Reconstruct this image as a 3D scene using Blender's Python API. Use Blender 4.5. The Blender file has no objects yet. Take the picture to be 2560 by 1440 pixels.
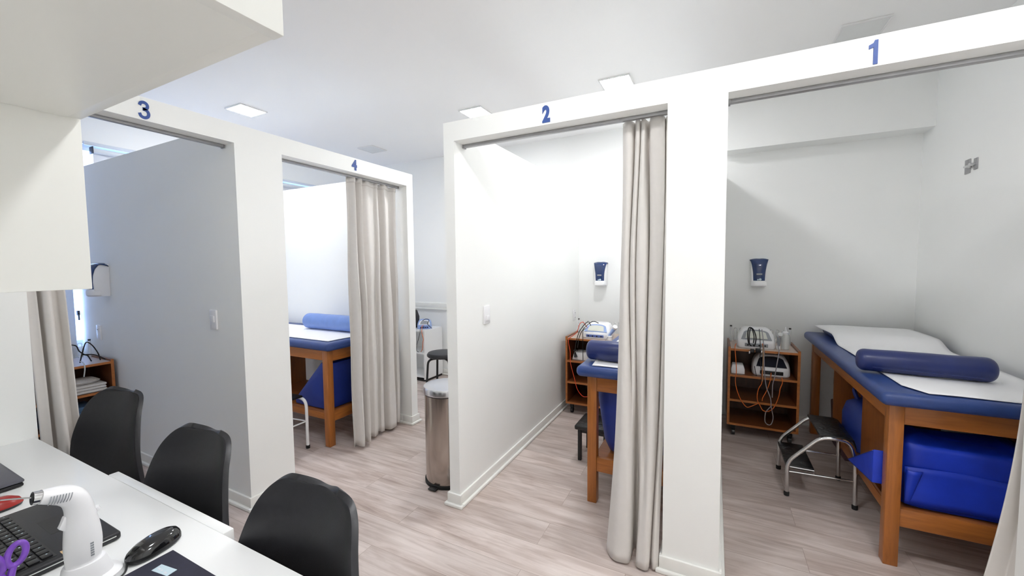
import bpy, bmesh, math, random
from mathutils import Vector, Matrix
from math import sin, cos, pi, radians

random.seed(7)
SC = bpy.context.scene
COL = SC.collection

# ------------------------------------------------------------------ camera
CAM_H, FPX = 1.45, 1005.4152
YAW, PITCH, ROLL = radians(26.8226), radians(-3.3435), radians(-0.5619)
fw = Vector((-sin(YAW)*cos(PITCH), cos(YAW)*cos(PITCH), sin(PITCH)))
rt0 = Vector((cos(YAW), sin(YAW), 0))
up0 = rt0.cross(fw)
rt = cos(ROLL)*rt0 + sin(ROLL)*up0
up = -sin(ROLL)*rt0 + cos(ROLL)*up0
cam_data = bpy.data.cameras.new('camera')
cam_data.sensor_fit = 'HORIZONTAL'
cam_data.sensor_width = 36.0
cam_data.lens = FPX/2560*36.0
cam_data.clip_start = 0.02
cam = bpy.data.objects.new('camera', cam_data)
COL.objects.link(cam)
cam.matrix_world = Matrix(((rt.x, up.x, -fw.x, 0), (rt.y, up.y, -fw.y, 0), (rt.z, up.z, -fw.z, CAM_H), (0, 0, 0, 1)))
SC.camera = cam

# ------------------------------------------------------------------ world, exposure
world = bpy.data.worlds.new('daylight')
SC.world = world
world.use_nodes = True
wn = world.node_tree.nodes
wn['Background'].inputs[0].default_value = (0.36, 0.55, 1.0, 1)
wn['Background'].inputs[1].default_value = 4.0
SC.view_settings.view_transform = 'Standard'
SC.view_settings.look = 'None'
SC.view_settings.exposure = 1.02
SC.view_settings.gamma = 1.0
SC.view_settings.use_curve_mapping = False
SC.cycles.use_denoising = True
SC.cycles.max_bounces = 13
SC.cycles.diffuse_bounces = 12
SC.cycles.glossy_bounces = 4
SC.cycles.transmission_bounces = 8
SC.cycles.transparent_max_bounces = 8
SC.cycles.sample_clamp_indirect = 6.0
LAMP = 58.0            # radiance of a lit ceiling panel
LAMPS_LIT = [(-3.73, 2.20), (-1.97, 3.21), (-0.70, 3.21), (-0.60, 0.92), (0.756, 0.92)]
LAMPS_OFF = [(0.756, 3.19), (-3.67, 3.61)]

# ------------------------------------------------------------------ materials
def lin(c):
    return tuple(((v/255)/12.92 if v/255 <= 0.04045 else ((v/255+0.055)/1.055)**2.4) for v in c) + (1,)

def mat(name, rgb, rough=0.5, metal=0.0, var=0.0, scale=8.0, bump=0.0, bscale=60.0, emit=None, spec=0.5, coat=0.0, stretch=(1, 1, 1)):
    m = bpy.data.materials.new(name); m.use_nodes = True
    nt = m.node_tree; b = nt.nodes['Principled BSDF']
    b.inputs['Base Color'].default_value = lin(rgb)
    b.inputs['Roughness'].default_value = rough
    b.inputs['Metallic'].default_value = metal
    b.inputs['Specular IOR Level'].default_value = spec
    b.inputs['Coat Weight'].default_value = coat
    tc = nt.nodes.new('ShaderNodeTexCoord'); mp = nt.nodes.new('ShaderNodeMapping')
    mp.inputs['Scale'].default_value = stretch
    nt.links.new(tc.outputs['Object'], mp.inputs['Vector'])
    nz = nt.nodes.new('ShaderNodeTexNoise'); nz.inputs['Scale'].default_value = scale; nz.inputs['Detail'].default_value = 4
    nt.links.new(mp.outputs['Vector'], nz.inputs['Vector'])
    rp = nt.nodes.new('ShaderNodeValToRGB')
    c = lin(rgb)
    rp.color_ramp.elements[0].position = 0.3; rp.color_ramp.elements[1].position = 0.7
    rp.color_ramp.elements[0].color = tuple(max(0, v*(1-var)) for v in c[:3]) + (1,)
    rp.color_ramp.elements[1].color = tuple(min(1, v*(1+var*0.6)) for v in c[:3]) + (1,)
    nt.links.new(nz.outputs['Fac'], rp.inputs['Fac'])
    nt.links.new(rp.outputs['Color'], b.inputs['Base Color'])
    if bump > 0:
        n2 = nt.nodes.new('ShaderNodeTexNoise'); n2.inputs['Scale'].default_value = bscale; n2.inputs['Detail'].default_value = 3
        nt.links.new(mp.outputs['Vector'], n2.inputs['Vector'])
        bp = nt.nodes.new('ShaderNodeBump'); bp.inputs['Strength'].default_value = bump; bp.inputs['Distance'].default_value = 0.01
        nt.links.new(n2.outputs['Fac'], bp.inputs['Height']); nt.links.new(bp.outputs['Normal'], b.inputs['Normal'])
    if emit:
        b.inputs['Emission Color'].default_value = tuple(emit[0]) + (1,)
        b.inputs['Emission Strength'].default_value = emit[1]
    return m

def wood(name, rgb, axis, dark=0.45, rough=0.38):
    s = {'x': (1.2, 14, 14), 'y': (14, 1.2, 14), 'z': (14, 14, 1.2)}[axis]
    m = mat(name, rgb, rough, var=0.0, coat=0.15)
    nt = m.node_tree; b = nt.nodes['Principled BSDF']
    tc = nt.nodes.new('ShaderNodeTexCoord'); mp = nt.nodes.new('ShaderNodeMapping'); mp.inputs['Scale'].default_value = s
    nt.links.new(tc.outputs['Object'], mp.inputs['Vector'])
    nz = nt.nodes.new('ShaderNodeTexNoise'); nz.inputs['Scale'].default_value = 3.0; nz.inputs['Detail'].default_value = 7; nz.inputs['Roughness'].default_value = 0.65; nz.inputs['Distortion'].default_value = 0.6
    nt.links.new(mp.outputs['Vector'], nz.inputs['Vector'])
    rp = nt.nodes.new('ShaderNodeValToRGB'); c = lin(rgb)
    rp.color_ramp.elements[0].position = 0.28; rp.color_ramp.elements[1].position = 0.72
    rp.color_ramp.elements[0].color = tuple(v*(1-dark) for v in c[:3]) + (1,)
    rp.color_ramp.elements[1].color = tuple(min(1, v*1.15) for v in c[:3]) + (1,)
    nt.links.new(nz.outputs['Fac'], rp.inputs['Fac']); nt.links.new(rp.outputs['Color'], b.inputs['Base Color'])
    return m

def floor_mat():
    m = bpy.data.materials.new('vinyl_planks'); m.use_nodes = True
    nt = m.node_tree; L = nt.links; b = nt.nodes['Principled BSDF']; N = nt.nodes.new
    b.inputs['Roughness'].default_value = 0.42; b.inputs['Specular IOR Level'].default_value = 0.4
    tc = N('ShaderNodeTexCoord')
    br = N('ShaderNodeTexBrick'); br.offset = 0.37; br.offset_frequency = 2
    br.inputs['Scale'].default_value = 1.0; br.inputs['Mortar Size'].default_value = 0.0012; br.inputs['Mortar Smooth'].default_value = 0.2
    br.inputs['Brick Width'].default_value = 1.22; br.inputs['Row Height'].default_value = 0.19
    br.inputs['Color1'].default_value = (0, 0, 0, 1); br.inputs['Color2'].default_value = (1, 1, 1, 1); br.inputs['Mortar'].default_value = (0.5, 0.5, 0.5, 1)
    mp0 = N('ShaderNodeMapping'); mp0.inputs['Location'].default_value = (0.35, 0.06, 0)
    L.new(tc.outputs['Object'], mp0.inputs['Vector']); L.new(mp0.outputs['Vector'], br.inputs['Vector'])
    # each plank shifts its own grain
    sep = N('ShaderNodeSeparateColor'); L.new(br.outputs['Color'], sep.inputs['Color'])
    mul = N('ShaderNodeMath'); mul.operation = 'MULTIPLY'; mul.inputs[1].default_value = 7.3; L.new(sep.outputs['Red'], mul.inputs[0])
    cmb = N('ShaderNodeCombineXYZ'); L.new(mul.outputs[0], cmb.inputs['X']); L.new(mul.outputs[0], cmb.inputs['Z'])
    add = N('ShaderNodeVectorMath'); add.operation = 'ADD'; L.new(tc.outputs['Object'], add.inputs[0]); L.new(cmb.outputs[0], add.inputs[1])
    mp1 = N('ShaderNodeMapping'); mp1.inputs['Scale'].default_value = (1.0, 11.0, 1.0); L.new(add.outputs[0], mp1.inputs['Vector'])
    n1 = N('ShaderNodeTexNoise'); n1.inputs['Scale'].default_value = 2.2; n1.inputs['Detail'].default_value = 8; n1.inputs['Roughness'].default_value = 0.62; n1.inputs['Distortion'].default_value = 0.9
    L.new(mp1.outputs[0], n1.inputs['Vector'])
    mp2 = N('ShaderNodeMapping'); mp2.inputs['Scale'].default_value = (1.0, 3.2, 1.0); L.new(add.outputs[0], mp2.inputs['Vector'])
    n2 = N('ShaderNodeTexNoise'); n2.inputs['Scale'].default_value = 1.5; n2.inputs['Detail'].default_value = 3; n2.inputs['Distortion'].default_value = 1.2
    L.new(mp2.outputs[0], n2.inputs['Vector'])
    rp = N('ShaderNodeValToRGB')
    e = rp.color_ramp.elements
    e[0].position = 0.26; e[0].color = lin((143, 124, 115))
    e[1].position = 0.74; e[1].color = lin((226, 215, 209))
    k = e.new(0.42); k.color = lin((184, 168, 160))
    k = e.new(0.56); k.color = lin((208, 195, 189))
    mixf = N('ShaderNodeMath'); mixf.operation = 'MULTIPLY_ADD'; mixf.inputs[1].default_value = 0.62; L.new(n1.outputs['Fac'], mixf.inputs[0])
    m2 = N('ShaderNodeMath'); m2.operation = 'MULTIPLY'; m2.inputs[1].default_value = 0.38; L.new(n2.outputs['Fac'], m2.inputs[0]); L.new(m2.outputs[0], mixf.inputs[2])
    L.new(mixf.outputs[0], rp.inputs['Fac'])
    # plank to plank tone
    hv = N('ShaderNodeHueSaturation'); hv.inputs['Saturation'].default_value = 1.0
    mr = N('ShaderNodeMapRange'); mr.inputs['To Min'].default_value = 0.9; mr.inputs['To Max'].default_value = 1.07
    L.new(sep.outputs['Red'], mr.inputs['Value']); L.new(mr.outputs[0], hv.inputs['Value']); L.new(rp.outputs['Color'], hv.inputs['Color'])
    mx = N('ShaderNodeMixRGB'); mx.blend_type = 'MULTIPLY'; mx.inputs['Color2'].default_value = (0.62, 0.58, 0.55, 1)
    L.new(br.outputs['Fac'], mx.inputs['Fac']); L.new(hv.outputs['Color'], mx.inputs['Color1'])
    L.new(mx.outputs['Color'], b.inputs['Base Color'])
    bp = N('ShaderNodeBump'); bp.inputs['Strength'].default_value = 0.06; bp.inputs['Distance'].default_value = 0.003
    L.new(n1.outputs['Fac'], bp.inputs['Height']); L.new(bp.outputs['Normal'], b.inputs['Normal'])
    return m

def glass_mat(name, rgb=(240, 245, 250), alpha=0.25):
    m = bpy.data.materials.new(name); m.use_nodes = True
    nt = m.node_tree; out = nt.nodes['Material Output']; nt.nodes.remove(nt.nodes['Principled BSDF'])
    t = nt.nodes.new('ShaderNodeBsdfTransparent'); g = nt.nodes.new('ShaderNodeBsdfPrincipled'); mx = nt.nodes.new('ShaderNodeMixShader')
    g.inputs['Base Color'].default_value = lin(rgb); g.inputs['Roughness'].default_value = 0.1
    mx.inputs[0].default_value = alpha
    nt.links.new(t.outputs[0], mx.inputs[1]); nt.links.new(g.outputs[0], mx.inputs[2]); nt.links.new(mx.outputs[0], out.inputs['Surface'])
    return m

def chrome_brushed(name, rgb, rough, z=True):
    m = mat(name, rgb, rough, 1.0, var=0.08, scale=3, stretch=(6, 6, 0.6))
    return m

M = {}
M['wall'] = mat('wall_paint', (243, 244, 243), 0.7, var=0.012, scale=1.5, bump=0.02, bscale=120, spec=0.25)
M['partition'] = mat('partition_paint', (244, 245, 243), 0.6, var=0.01, scale=1.5, bump=0.02, bscale=90, spec=0.3)
M['ceiling'] = mat('ceiling_paint', (246, 246, 246), 0.85, var=0.01, scale=1.0, spec=0.15)
M['floor'] = floor_mat()
M['base'] = mat('baseboard_paint', (238, 238, 234), 0.45, var=0.02, scale=20)
M['blue_number'] = mat('blue_vinyl', (52, 82, 152), 0.45, var=0.08, scale=40)
M['lamp'] = mat('lamp_diffuser', (250, 250, 248), 0.5, emit=((0.985, 0.99, 1.0), LAMP))
M['lamp_off'] = mat('lamp_diffuser_off', (222, 224, 224), 0.45, var=0.02)
M['lamp_frame'] = mat('lamp_frame', (226, 226, 226), 0.4, var=0.01)
M['laminate'] = mat('white_laminate', (240, 241, 241), 0.32, var=0.01, scale=3)
M['cab'] = mat('cabinet_laminate', (234, 235, 230), 0.38, var=0.012, scale=3)
M['black_shell'] = mat('black_plastic_shell', (38, 38, 42), 0.42, var=0.12, scale=60, bump=0.05, bscale=400)
M['black'] = mat('black_plastic', (22, 22, 24), 0.4, var=0.1, scale=30)
M['black_gloss'] = mat('gloss_black_plastic', (16, 16, 18), 0.12, var=0.05, scale=30, coat=0.6)
M['laptop'] = mat('laptop_plastic', (34, 34, 38), 0.45, var=0.1, scale=80, bump=0.03, bscale=300)
M['laptop_grey'] = mat('grey_laptop_lid', (84, 84, 92), 0.45, var=0.08, scale=80)
M['key'] = mat('keycaps', (20, 20, 23), 0.35, var=0.1, scale=50)
M['pad'] = mat('dark_mouse_pad', (40, 40, 58), 0.75, var=0.12, scale=120, bump=0.04, bscale=500)
M['sticker'] = mat('pale_sticker', (196, 216, 226), 0.4, var=0.05, scale=60)
M['white_plastic'] = mat('white_plastic', (236, 236, 238), 0.3, var=0.015, scale=12)
M['grey_plastic'] = mat('grey_plastic', (150, 154, 160), 0.4, var=0.04, scale=20)
M['light_blue_plastic'] = mat('light_blue_plastic', (148, 170, 216), 0.35, var=0.05, scale=20)
M['blue_panel'] = mat('blue_panel_plastic', (92, 112, 178), 0.35, var=0.05, scale=20)
M['dark_screen'] = mat('dark_screen', (36, 40, 52), 0.2, var=0.1, scale=10)
M['pale_screen'] = mat('pale_screen', (214, 216, 206), 0.3, var=0.03, scale=10)
M['red_gloss'] = mat('red_gloss', (160, 36, 30), 0.25, var=0.06, scale=20)
M['purple'] = mat('purple_plastic', (118, 70, 178), 0.3, var=0.2, scale=60)
M['chrome'] = mat('chrome', (215, 215, 215), 0.14, 1.0, var=0.05, scale=20)
M['steel'] = chrome_brushed('stainless_steel', (176, 166, 158), 0.16)
M['steel_lid'] = mat('stainless_lid', (226, 226, 230), 0.24, 1.0, var=0.03, scale=8)
M['rubber'] = mat('black_rubber', (18, 18, 19), 0.7, var=0.1, scale=60, bump=0.2, bscale=120)
M['tread'] = mat('black_rubber_tread', (22, 23, 25), 0.3, var=0.5, scale=18, bump=0.5, bscale=45)
M['vinyl'] = mat('navy_vinyl', (46, 70, 130), 0.36, var=0.12, scale=14, bump=0.08, bscale=220)
M['vinyl_dark'] = mat('dark_navy_vinyl', (38, 50, 104), 0.33, var=0.14, scale=10, bump=0.14, bscale=14)
M['vinyl_light'] = mat('light_blue_vinyl', (112, 142, 206), 0.4, var=0.08, scale=14, bump=0.06, bscale=120)
M['blue_bright'] = mat('bright_blue_fabric', (24, 60, 196), 0.45, var=0.18, scale=7, bump=0.25, bscale=10)
M['blue_deep'] = mat('deep_blue_fabric', (28, 52, 136), 0.5, var=0.15, scale=8, bump=0.12, bscale=16)
M['paper'] = mat('white_paper', (244, 244, 246), 0.7, var=0.01, scale=6, bump=0.12, bscale=5, spec=0.2)
M['curtain'] = mat('taupe_curtain_cloth', (217, 213, 209), 0.75, var=0.02, scale=30, bump=0.06, bscale=26, spec=0.2)
M['blind'] = mat('roller_blind_cloth', (226, 226, 226), 0.8, var=0.02, scale=40, spec=0.1)
_nt = M['blind'].node_tree
_tl = _nt.nodes.new('ShaderNodeBsdfTranslucent'); _tl.inputs['Color'].default_value = (0.8, 0.85, 0.9, 1)
_mx = _nt.nodes.new('ShaderNodeMixShader'); _mx.inputs[0].default_value = 0.12
_nt.links.new(_nt.nodes['Principled BSDF'].outputs[0], _mx.inputs[1]); _nt.links.new(_tl.outputs[0], _mx.inputs[2])
_nt.links.new(_mx.outputs[0], _nt.nodes['Material Output'].inputs['Surface'])
M['alu'] = mat('white_aluminium', (214, 220, 228), 0.35, var=0.02, scale=10)
M['rail'] = mat('grey_rail_metal', (168, 168, 170), 0.35, 0.6, var=0.06, scale=20)
M['glass'] = glass_mat('window_glass', alpha=0.06)
M['acrylic'] = glass_mat('clear_acrylic', (232, 236, 240), alpha=0.34)
M['bottle'] = glass_mat('translucent_bottle', (226, 228, 226), alpha=0.7)
M['disp_blue'] = mat('translucent_blue_plastic', (28, 54, 104), 0.15, var=0.15, scale=14, coat=0.4)
M['towel'] = mat('white_towelling', (222, 218, 214), 0.95, var=0.06, scale=60, bump=0.5, bscale=180)
M['blue_cloth'] = mat('dull_blue_cloth', (78, 108, 140), 0.9, var=0.12, scale=40, bump=0.3, bscale=120)
M['mauve'] = mat('mauve_vinyl', (112, 82, 88), 0.6, var=0.1, scale=12)
M['orange'] = mat('orange_cable', (214, 104, 34), 0.45, var=0.06, scale=30)
M['red_cable'] = mat('red_orange_cable', (216, 74, 40), 0.45, var=0.06, scale=30)
M['grey_cable'] = mat('grey_cable', (150, 144, 148), 0.5, var=0.05, scale=30)
M['beige'] = mat('beige_strap', (168, 134, 100), 0.6, var=0.1, scale=30)
M['cork'] = mat('tan_tip', (196, 168, 128), 0.6, var=0.1, scale=40)
for ax in 'xyz':
    M['wood_'+ax] = wood('varnished_wood_'+ax, (176, 106, 46), ax, dark=0.34)
    M['woodp_'+ax] = wood('panel_wood_'+ax, (148, 86, 36), ax, dark=0.35)
M['cart_edge'] = wood('cart_edge_wood', (178, 108, 52), 'x', dark=0.3)
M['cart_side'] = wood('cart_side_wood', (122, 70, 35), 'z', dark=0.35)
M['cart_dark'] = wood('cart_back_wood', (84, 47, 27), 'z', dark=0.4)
M['cart_top'] = mat('cart_top_laminate', (186, 168, 156), 0.4, var=0.05, scale=12)

# ------------------------------------------------------------------ mesh helpers
def merge(bm, tmp):
    me = bpy.data.meshes.new('tmp'); tmp.to_mesh(me); tmp.free(); bm.from_mesh(me); bpy.data.meshes.remove(me)

def bx(bm, x0, x1, y0, y1, z0, z1, bev=0.0, seg=2):
    t = bmesh.new()
    r = bmesh.ops.create_cube(t, size=1.0)
    for v in r['verts']:
        v.co = Vector(((x0+x1)/2+v.co.x*(x1-x0), (y0+y1)/2+v.co.y*(y1-y0), (z0+z1)/2+v.co.z*(z1-z0)))
    if bev > 0:
        bmesh.ops.bevel(t, geom=list(t.edges), offset=bev, segments=seg, profile=0.5, affect='EDGES', clamp_overlap=True)
    merge(bm, t)
    return bm

def box(*a, **k):
    return bx(bmesh.new(), *a, **k)

def prism(bm, poly, axis, a0, a1, bev=0.0, seg=2):
    t = bmesh.new()
    def P(p, a):
        return {'x': (a, p[0], p[1]), 'y': (p[0], a, p[1]), 'z': (p[0], p[1], a)}[axis]
    v0 = [t.verts.new(P(p, a0)) for p in poly]; v1 = [t.verts.new(P(p, a1)) for p in poly]
    n = len(poly)
    t.faces.new(v0); t.faces.new(list(reversed(v1)))
    for i in range(n):
        t.faces.new((v0[i], v1[i], v1[(i+1) % n], v0[(i+1) % n]))
    bmesh.ops.recalc_face_normals(t, faces=t.faces)
    if bev > 0:
        bmesh.ops.bevel(t, geom=list(t.edges), offset=bev, segments=seg, profile=0.5, affect='EDGES', clamp_overlap=True)
    merge(bm, t)
    return bm

def catmull(pts, sub=6, closed=False):
    P = [Vector(p) for p in pts]; n = len(P); out = []
    rng = n if closed else n-1
    for i in range(rng):
        if closed:
            a, b, c, d = P[(i-1) % n], P[i], P[(i+1) % n], P[(i+2) % n]
        else:
            a, b, c, d = P[max(i-1, 0)], P[i], P[i+1], P[min(i+2, n-1)]
        for s in range(sub):
            t = s/sub
            out.append(0.5*((2*b)+(-a+c)*t+(2*a-5*b+4*c-d)*t*t+(-a+3*b-3*c+d)*t**3))
    if not closed:
        out.append(P[-1])
    return out

def tube(bm, pts, r, n=8, smooth=True, closed=False, sub=6):
    P = catmull(pts, sub, closed) if smooth else [Vector(p) for p in pts]
    rings = []; prev = None; m = len(P)
    for i, p in enumerate(P):
        if closed:
            t = (P[(i+1) % m]-P[(i-1) % m])
        else:
            t = P[min(i+1, m-1)]-P[max(i-1, 0)]
        t.normalize()
        if prev is None:
            a = Vector((0, 0, 1)) if abs(t.z) < 0.9 else Vector((1, 0, 0))
            u = (a-t*a.dot(t)).normalized()
        else:
            u = (prev-t*prev.dot(t))
            u = u.normalized() if u.length > 1e-6 else prev
        prev = u; w = t.cross(u)
        rad = r(i/(m-1)) if callable(r) else r
        rings.append([bm.verts.new(p+(u*cos(2*pi*k/n)+w*sin(2*pi*k/n))*rad) for k in range(n)])
    for i in range(m if closed else m-1):
        A, B = rings[i], rings[(i+1) % m]
        for k in range(n):
            bm.faces.new((A[k], A[(k+1) % n], B[(k+1) % n], B[k]))
    if not closed:
        bm.faces.new(list(reversed(rings[0]))); bm.faces.new(rings[-1])
    return bm

def rounded_path(pts, rad=0.04, seg=5):
    P = [Vector(p) for p in pts]; out = [P[0]]
    for i in range(1, len(P)-1):
        a = (P[i-1]-P[i]); b = (P[i+1]-P[i]); r = min(rad, a.length*0.45, b.length*0.45)
        p0 = P[i]+a.normalized()*r; p1 = P[i]+b.normalized()*r
        for s in range(seg+1):
            t = s/seg
            out.append(p0*(1-t)**2+P[i]*2*t*(1-t)+p1*t*t)
    out.append(P[-1])
    return out

def bent(bm, pts, r, rad=0.04, n=10, closed=False):
    return tube(bm, rounded_path(pts, rad), r, n=n, smooth=False)

def loft(bm, secs, n=28, cap=True):
    """secs: (z, cx, cy, hx, hy, power) superellipse sections stacked along z"""
    rings = []
    for (z, cx, cy, hx, hy, p) in secs:
        ring = []
        for k in range(n):
            a = 2*pi*k/n; c, s = cos(a), sin(a)
            ring.append(bm.verts.new((cx+hx*math.copysign(abs(c)**(2/p), c), cy+hy*math.copysign(abs(s)**(2/p), s), z)))
        rings.append(ring)
    for A, B in zip(rings, rings[1:]):
        for k in range(n):
            bm.faces.new((A[k], A[(k+1) % n], B[(k+1) % n], B[k]))
    if cap:
        bm.faces.new(list(reversed(rings[0]))); bm.faces.new(rings[-1])
    return bm

def lathe(bm, prof, n=40, c=(0, 0)):
    return loft(bm, [(z, c[0], c[1], r, r, 2) for r, z in prof], n)

def capsule(bm, p0, p1, r, end=0.03, n=28, wob=0.0, seed=1):
    """a stuffed roll: cylinder with rounded ends"""
    p0, p1 = Vector(p0), Vector(p1); d = p1-p0; L = d.length; d.normalize()
    a = Vector((0, 0, 1)) if abs(d.z) < 0.9 else Vector((1, 0, 0))
    u = (a-d*a.dot(d)).normalized(); w = d.cross(u)
    rnd = random.Random(seed); st = []
    for i in range(7):
        t = i/6*pi/2; st.append((end*(1-cos(t)), r*(0.45+0.55*sin(t))))
    for i in range(1, 14):
        st.append((end+(L-2*end)*i/14, r))
    for i in range(7):
        t = pi/2-i/6*pi/2; st.append((L-end*(1-cos(t)), r*(0.45+0.55*sin(t))))
    rings = []
    for s, rr in st:
        rr2 = rr*(1+wob*sin(s*23+seed)+wob*0.6*sin(s*41+2))
        rings.append([bm.verts.new(p0+d*s+(u*cos(2*pi*k/n)*0.98+w*sin(2*pi*k/n))*rr2) for k in range(n)])
    for A, B in zip(rings, rings[1:]):
        for k in range(n):
            bm.faces.new((A[k], A[(k+1) % n], B[(k+1) % n], B[k]))
    bm.faces.new(list(reversed(rings[0]))); bm.faces.new(rings[-1])
    return bm

def grid(bm, f, nu, nv):
    V = [[bm.verts.new(f(i/nu, j/nv)) for i in range(nu+1)] for j in range(nv+1)]
    for j in range(nv):
        for i in range(nu):
            bm.faces.new((V[j][i], V[j][i+1], V[j+1][i+1], V[j+1][i]))
    return bm

def xform(bm, mtx):
    bmesh.ops.transform(bm, matrix=mtx, verts=bm.verts); return bm

# ------------------------------------------------------------------ object helpers
def obj(name, bm, m, parent=None, label=None, angle=38, world=False, solid=0.0, kind=None):
    bmesh.ops.recalc_face_normals(bm, faces=bm.faces)
    me = bpy.data.meshes.new(name); 
    if world and parent is not None:
        p = parent; mw = Matrix.Identity(4)
        chain = []
        while p is not None:
            chain.append(p); p = p.parent
        for q in reversed(chain):
            mw = mw @ q.matrix_basis
        bmesh.ops.transform(bm, matrix=mw.inverted(), verts=bm.verts)
    bm.to_mesh(me); bm.free()
    me.polygons.foreach_set('use_smooth', [True]*len(me.polygons))
    me.set_sharp_from_angle(angle=radians(angle))
    me.materials.append(m)
    o = bpy.data.objects.new(name, me); COL.objects.link(o)
    if parent: o.parent = parent
    if label: o['label'] = label
    if kind: o['kind'] = kind
    if solid > 0:
        md = o.modifiers.new('thickness', 'SOLIDIFY'); md.thickness = solid; md.offset = 0
    return o

def thing(name, label, cat, loc=(0, 0, 0), rotz=0.0, group=None):
    o = bpy.data.objects.new(name, None); COL.objects.link(o)
    o.empty_display_size = 0.05
    o.location = loc; o.rotation_euler = (0, 0, rotz)
    o['label'] = label; o['category'] = cat
    if group: o['group'] = group
    return o

def tag(o, label, cat, group=None):
    o['label'] = label; o['category'] = cat
    if group: o['group'] = group
    return o

def struct(name, bm, m, parent=None, **k):
    o = obj(name, bm, m, parent, **k)
    if parent is None: o['kind'] = 'structure'
    return o

def kids(o):
    return [c for c in bpy.data.objects if c.parent == o]

def dup(root, loc, rotz, label, group=None):
    r = root.copy(); COL.objects.link(r); r.location = loc; r.rotation_euler = (0, 0, rotz)
    r['label'] = label
    if group: r['group'] = group
    for ch in kids(root):
        c = ch.copy(); COL.objects.link(c); c.parent = r
        for g in kids(ch):
            d = g.copy(); COL.objects.link(d); d.parent = c
    return r

def text_mesh(s, size, depth=0.0015, bold=0.0):
    cu = bpy.data.curves.new('t', 'FONT'); cu.body = s; cu.size = size; cu.extrude = depth; cu.offset = bold
    cu.align_x = 'CENTER'; cu.align_y = 'CENTER'
    o = bpy.data.objects.new('t', cu); COL.objects.link(o)
    dg = bpy.context.evaluated_depsgraph_get()
    me = bpy.data.meshes.new_from_object(o.evaluated_get(dg))
    bm = bmesh.new(); bm.from_mesh(me)
    bpy.data.objects.remove(o); bpy.data.curves.remove(cu); bpy.data.meshes.remove(me)
    return bm

# ------------------------------------------------------------------ room shell
XL, XR, YN, YB, ZC = -4.75, 1.425, -0.14, 4.29, 2.84      # room
YF, XF, ZT, ZO = 1.937, -2.448, 2.264, 2.155              # cubicle fronts, partition top, opening top
T = 0.10

struct('floor', box(XL-0.2, XR+0.2, YN-0.2, YB+0.2, -0.1, 0.0), M['floor'])
struct('ceiling', box(XL-0.2, XR+0.2, YN-0.2, YB+0.2, ZC, ZC+0.1), M['ceiling'])
struct('wall_back', box(XL-0.2, XR+0.2, YB, YB+0.12, 0, ZC), M['wall'])
struct('wall_right', box(XR, XR+0.12, YN, YB, 0, ZC), M['wall'])
struct('wall_near', box(XL-0.2, XR+0.2, YN-0.12, YN, 0, ZC), M['wall'])
WY0, WY1, WZ0, WZ1 = 0.2, 4.1, 0.80, 2.50
bm = bmesh.new()
bx(bm, XL-0.14, XL, YN, YB, 0, WZ0); bx(bm, XL-0.14, XL, YN, YB, WZ1, ZC)
bx(bm, XL-0.14, XL, YN, WY0, WZ0, WZ1); bx(bm, XL-0.14, XL, WY1, YB, WZ0, WZ1)
struct('wall_left', bm, M['wall'])
# window: frame, panes, latch
bm = bmesh.new(); fy = (WY0, 1.42, 2.75, WY1)
bx(bm, XL-0.09, XL-0.03, WY0, WY1, WZ1-0.05, WZ1); bx(bm, XL-0.09, XL-0.03, WY0, WY1, WZ0, WZ0+0.05)
for y in fy:
    bx(bm, XL-0.09, XL-0.03, max(WY0, y-0.03), min(WY1, y+0.03), WZ0+0.05, WZ1-0.05)
win = struct('window_1', bm, M['alu'])
for a, b in zip(fy, fy[1:]):
    obj('pane', box(XL-0.065, XL-0.059, a+0.03, b-0.03, WZ0+0.05, WZ1-0.05), M['glass'], win)
bm = bmesh.new(); bx(bm, XL-0.03, XL+0.0, 1.345, 1.362, 1.06, 1.10, 0.003); bx(bm, XL-0.012, XL+0.004, 1.348, 1.358, 1.02, 1.075, 0.003)
obj('latch', bm, M['black'], win)
# the casing around the window head
struct('trim_1', box(XL, XL+0.018, 1.45, 4.12, WZ1-0.012, WZ1+0.02, 0.004), M['alu'])

# front of cubicles two and one, front of cubicles three and four
bm = bmesh.new()
bx(bm, -1.413, 1.425, YF, YF+T, ZO, ZT)
bx(bm, -1.413, -1.342, YF, YF+T, 0, ZO)
bx(bm, -0.20, 0.036, YF, YF+T, 0, ZO)
bx(bm, 0.976, 1.425, YF, YF+T, 0, ZO)
struct('wall_cubicle_front', bm, M['partition'])
bm = bmesh.new()
bx(bm, XF-T, XF, YN, 2.874, ZO, ZT)
bx(bm, XF-T, XF, YN, 0.555, 0, ZO)
bx(bm, XF-T, XF, 1.367, 1.648, 0, ZO)
bx(bm, XF-T, XF, 2.795, 2.874, 0, ZO)
struct('wall_cubicle_side', bm, M['partition'])
struct('wall_divider_aisle', box(-1.413, -1.342, YF+T, YB, 0, ZT), M['partition'])
struct('wall_divider_middle', box(-0.046, 0.034, YF+T, YB, 0, ZT), M['partition'])
struct('wall_divider_left', box(XL, XF-T, 1.367, 1.447, 0, ZT), M['partition'])
struct('wall_divider_rear', box(XL, XF-T, 2.795, 2.874, 0, ZT), M['partition'])
# beam across the back of cubicle one and chair rail in the aisle
struct('trim_2', box(0.034, XR, 4.09, YB, 2.435, ZC), M['wall'])
bm = bmesh.new(); bx(bm, XL, -1.413, YB-0.018, YB, 0.875, 0.952, 0.003); bx(bm, XL, -1.413, YB-0.026, YB, 0.862, 0.882, 0.006)
struct('trim_3', bm, M['base'])

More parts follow.
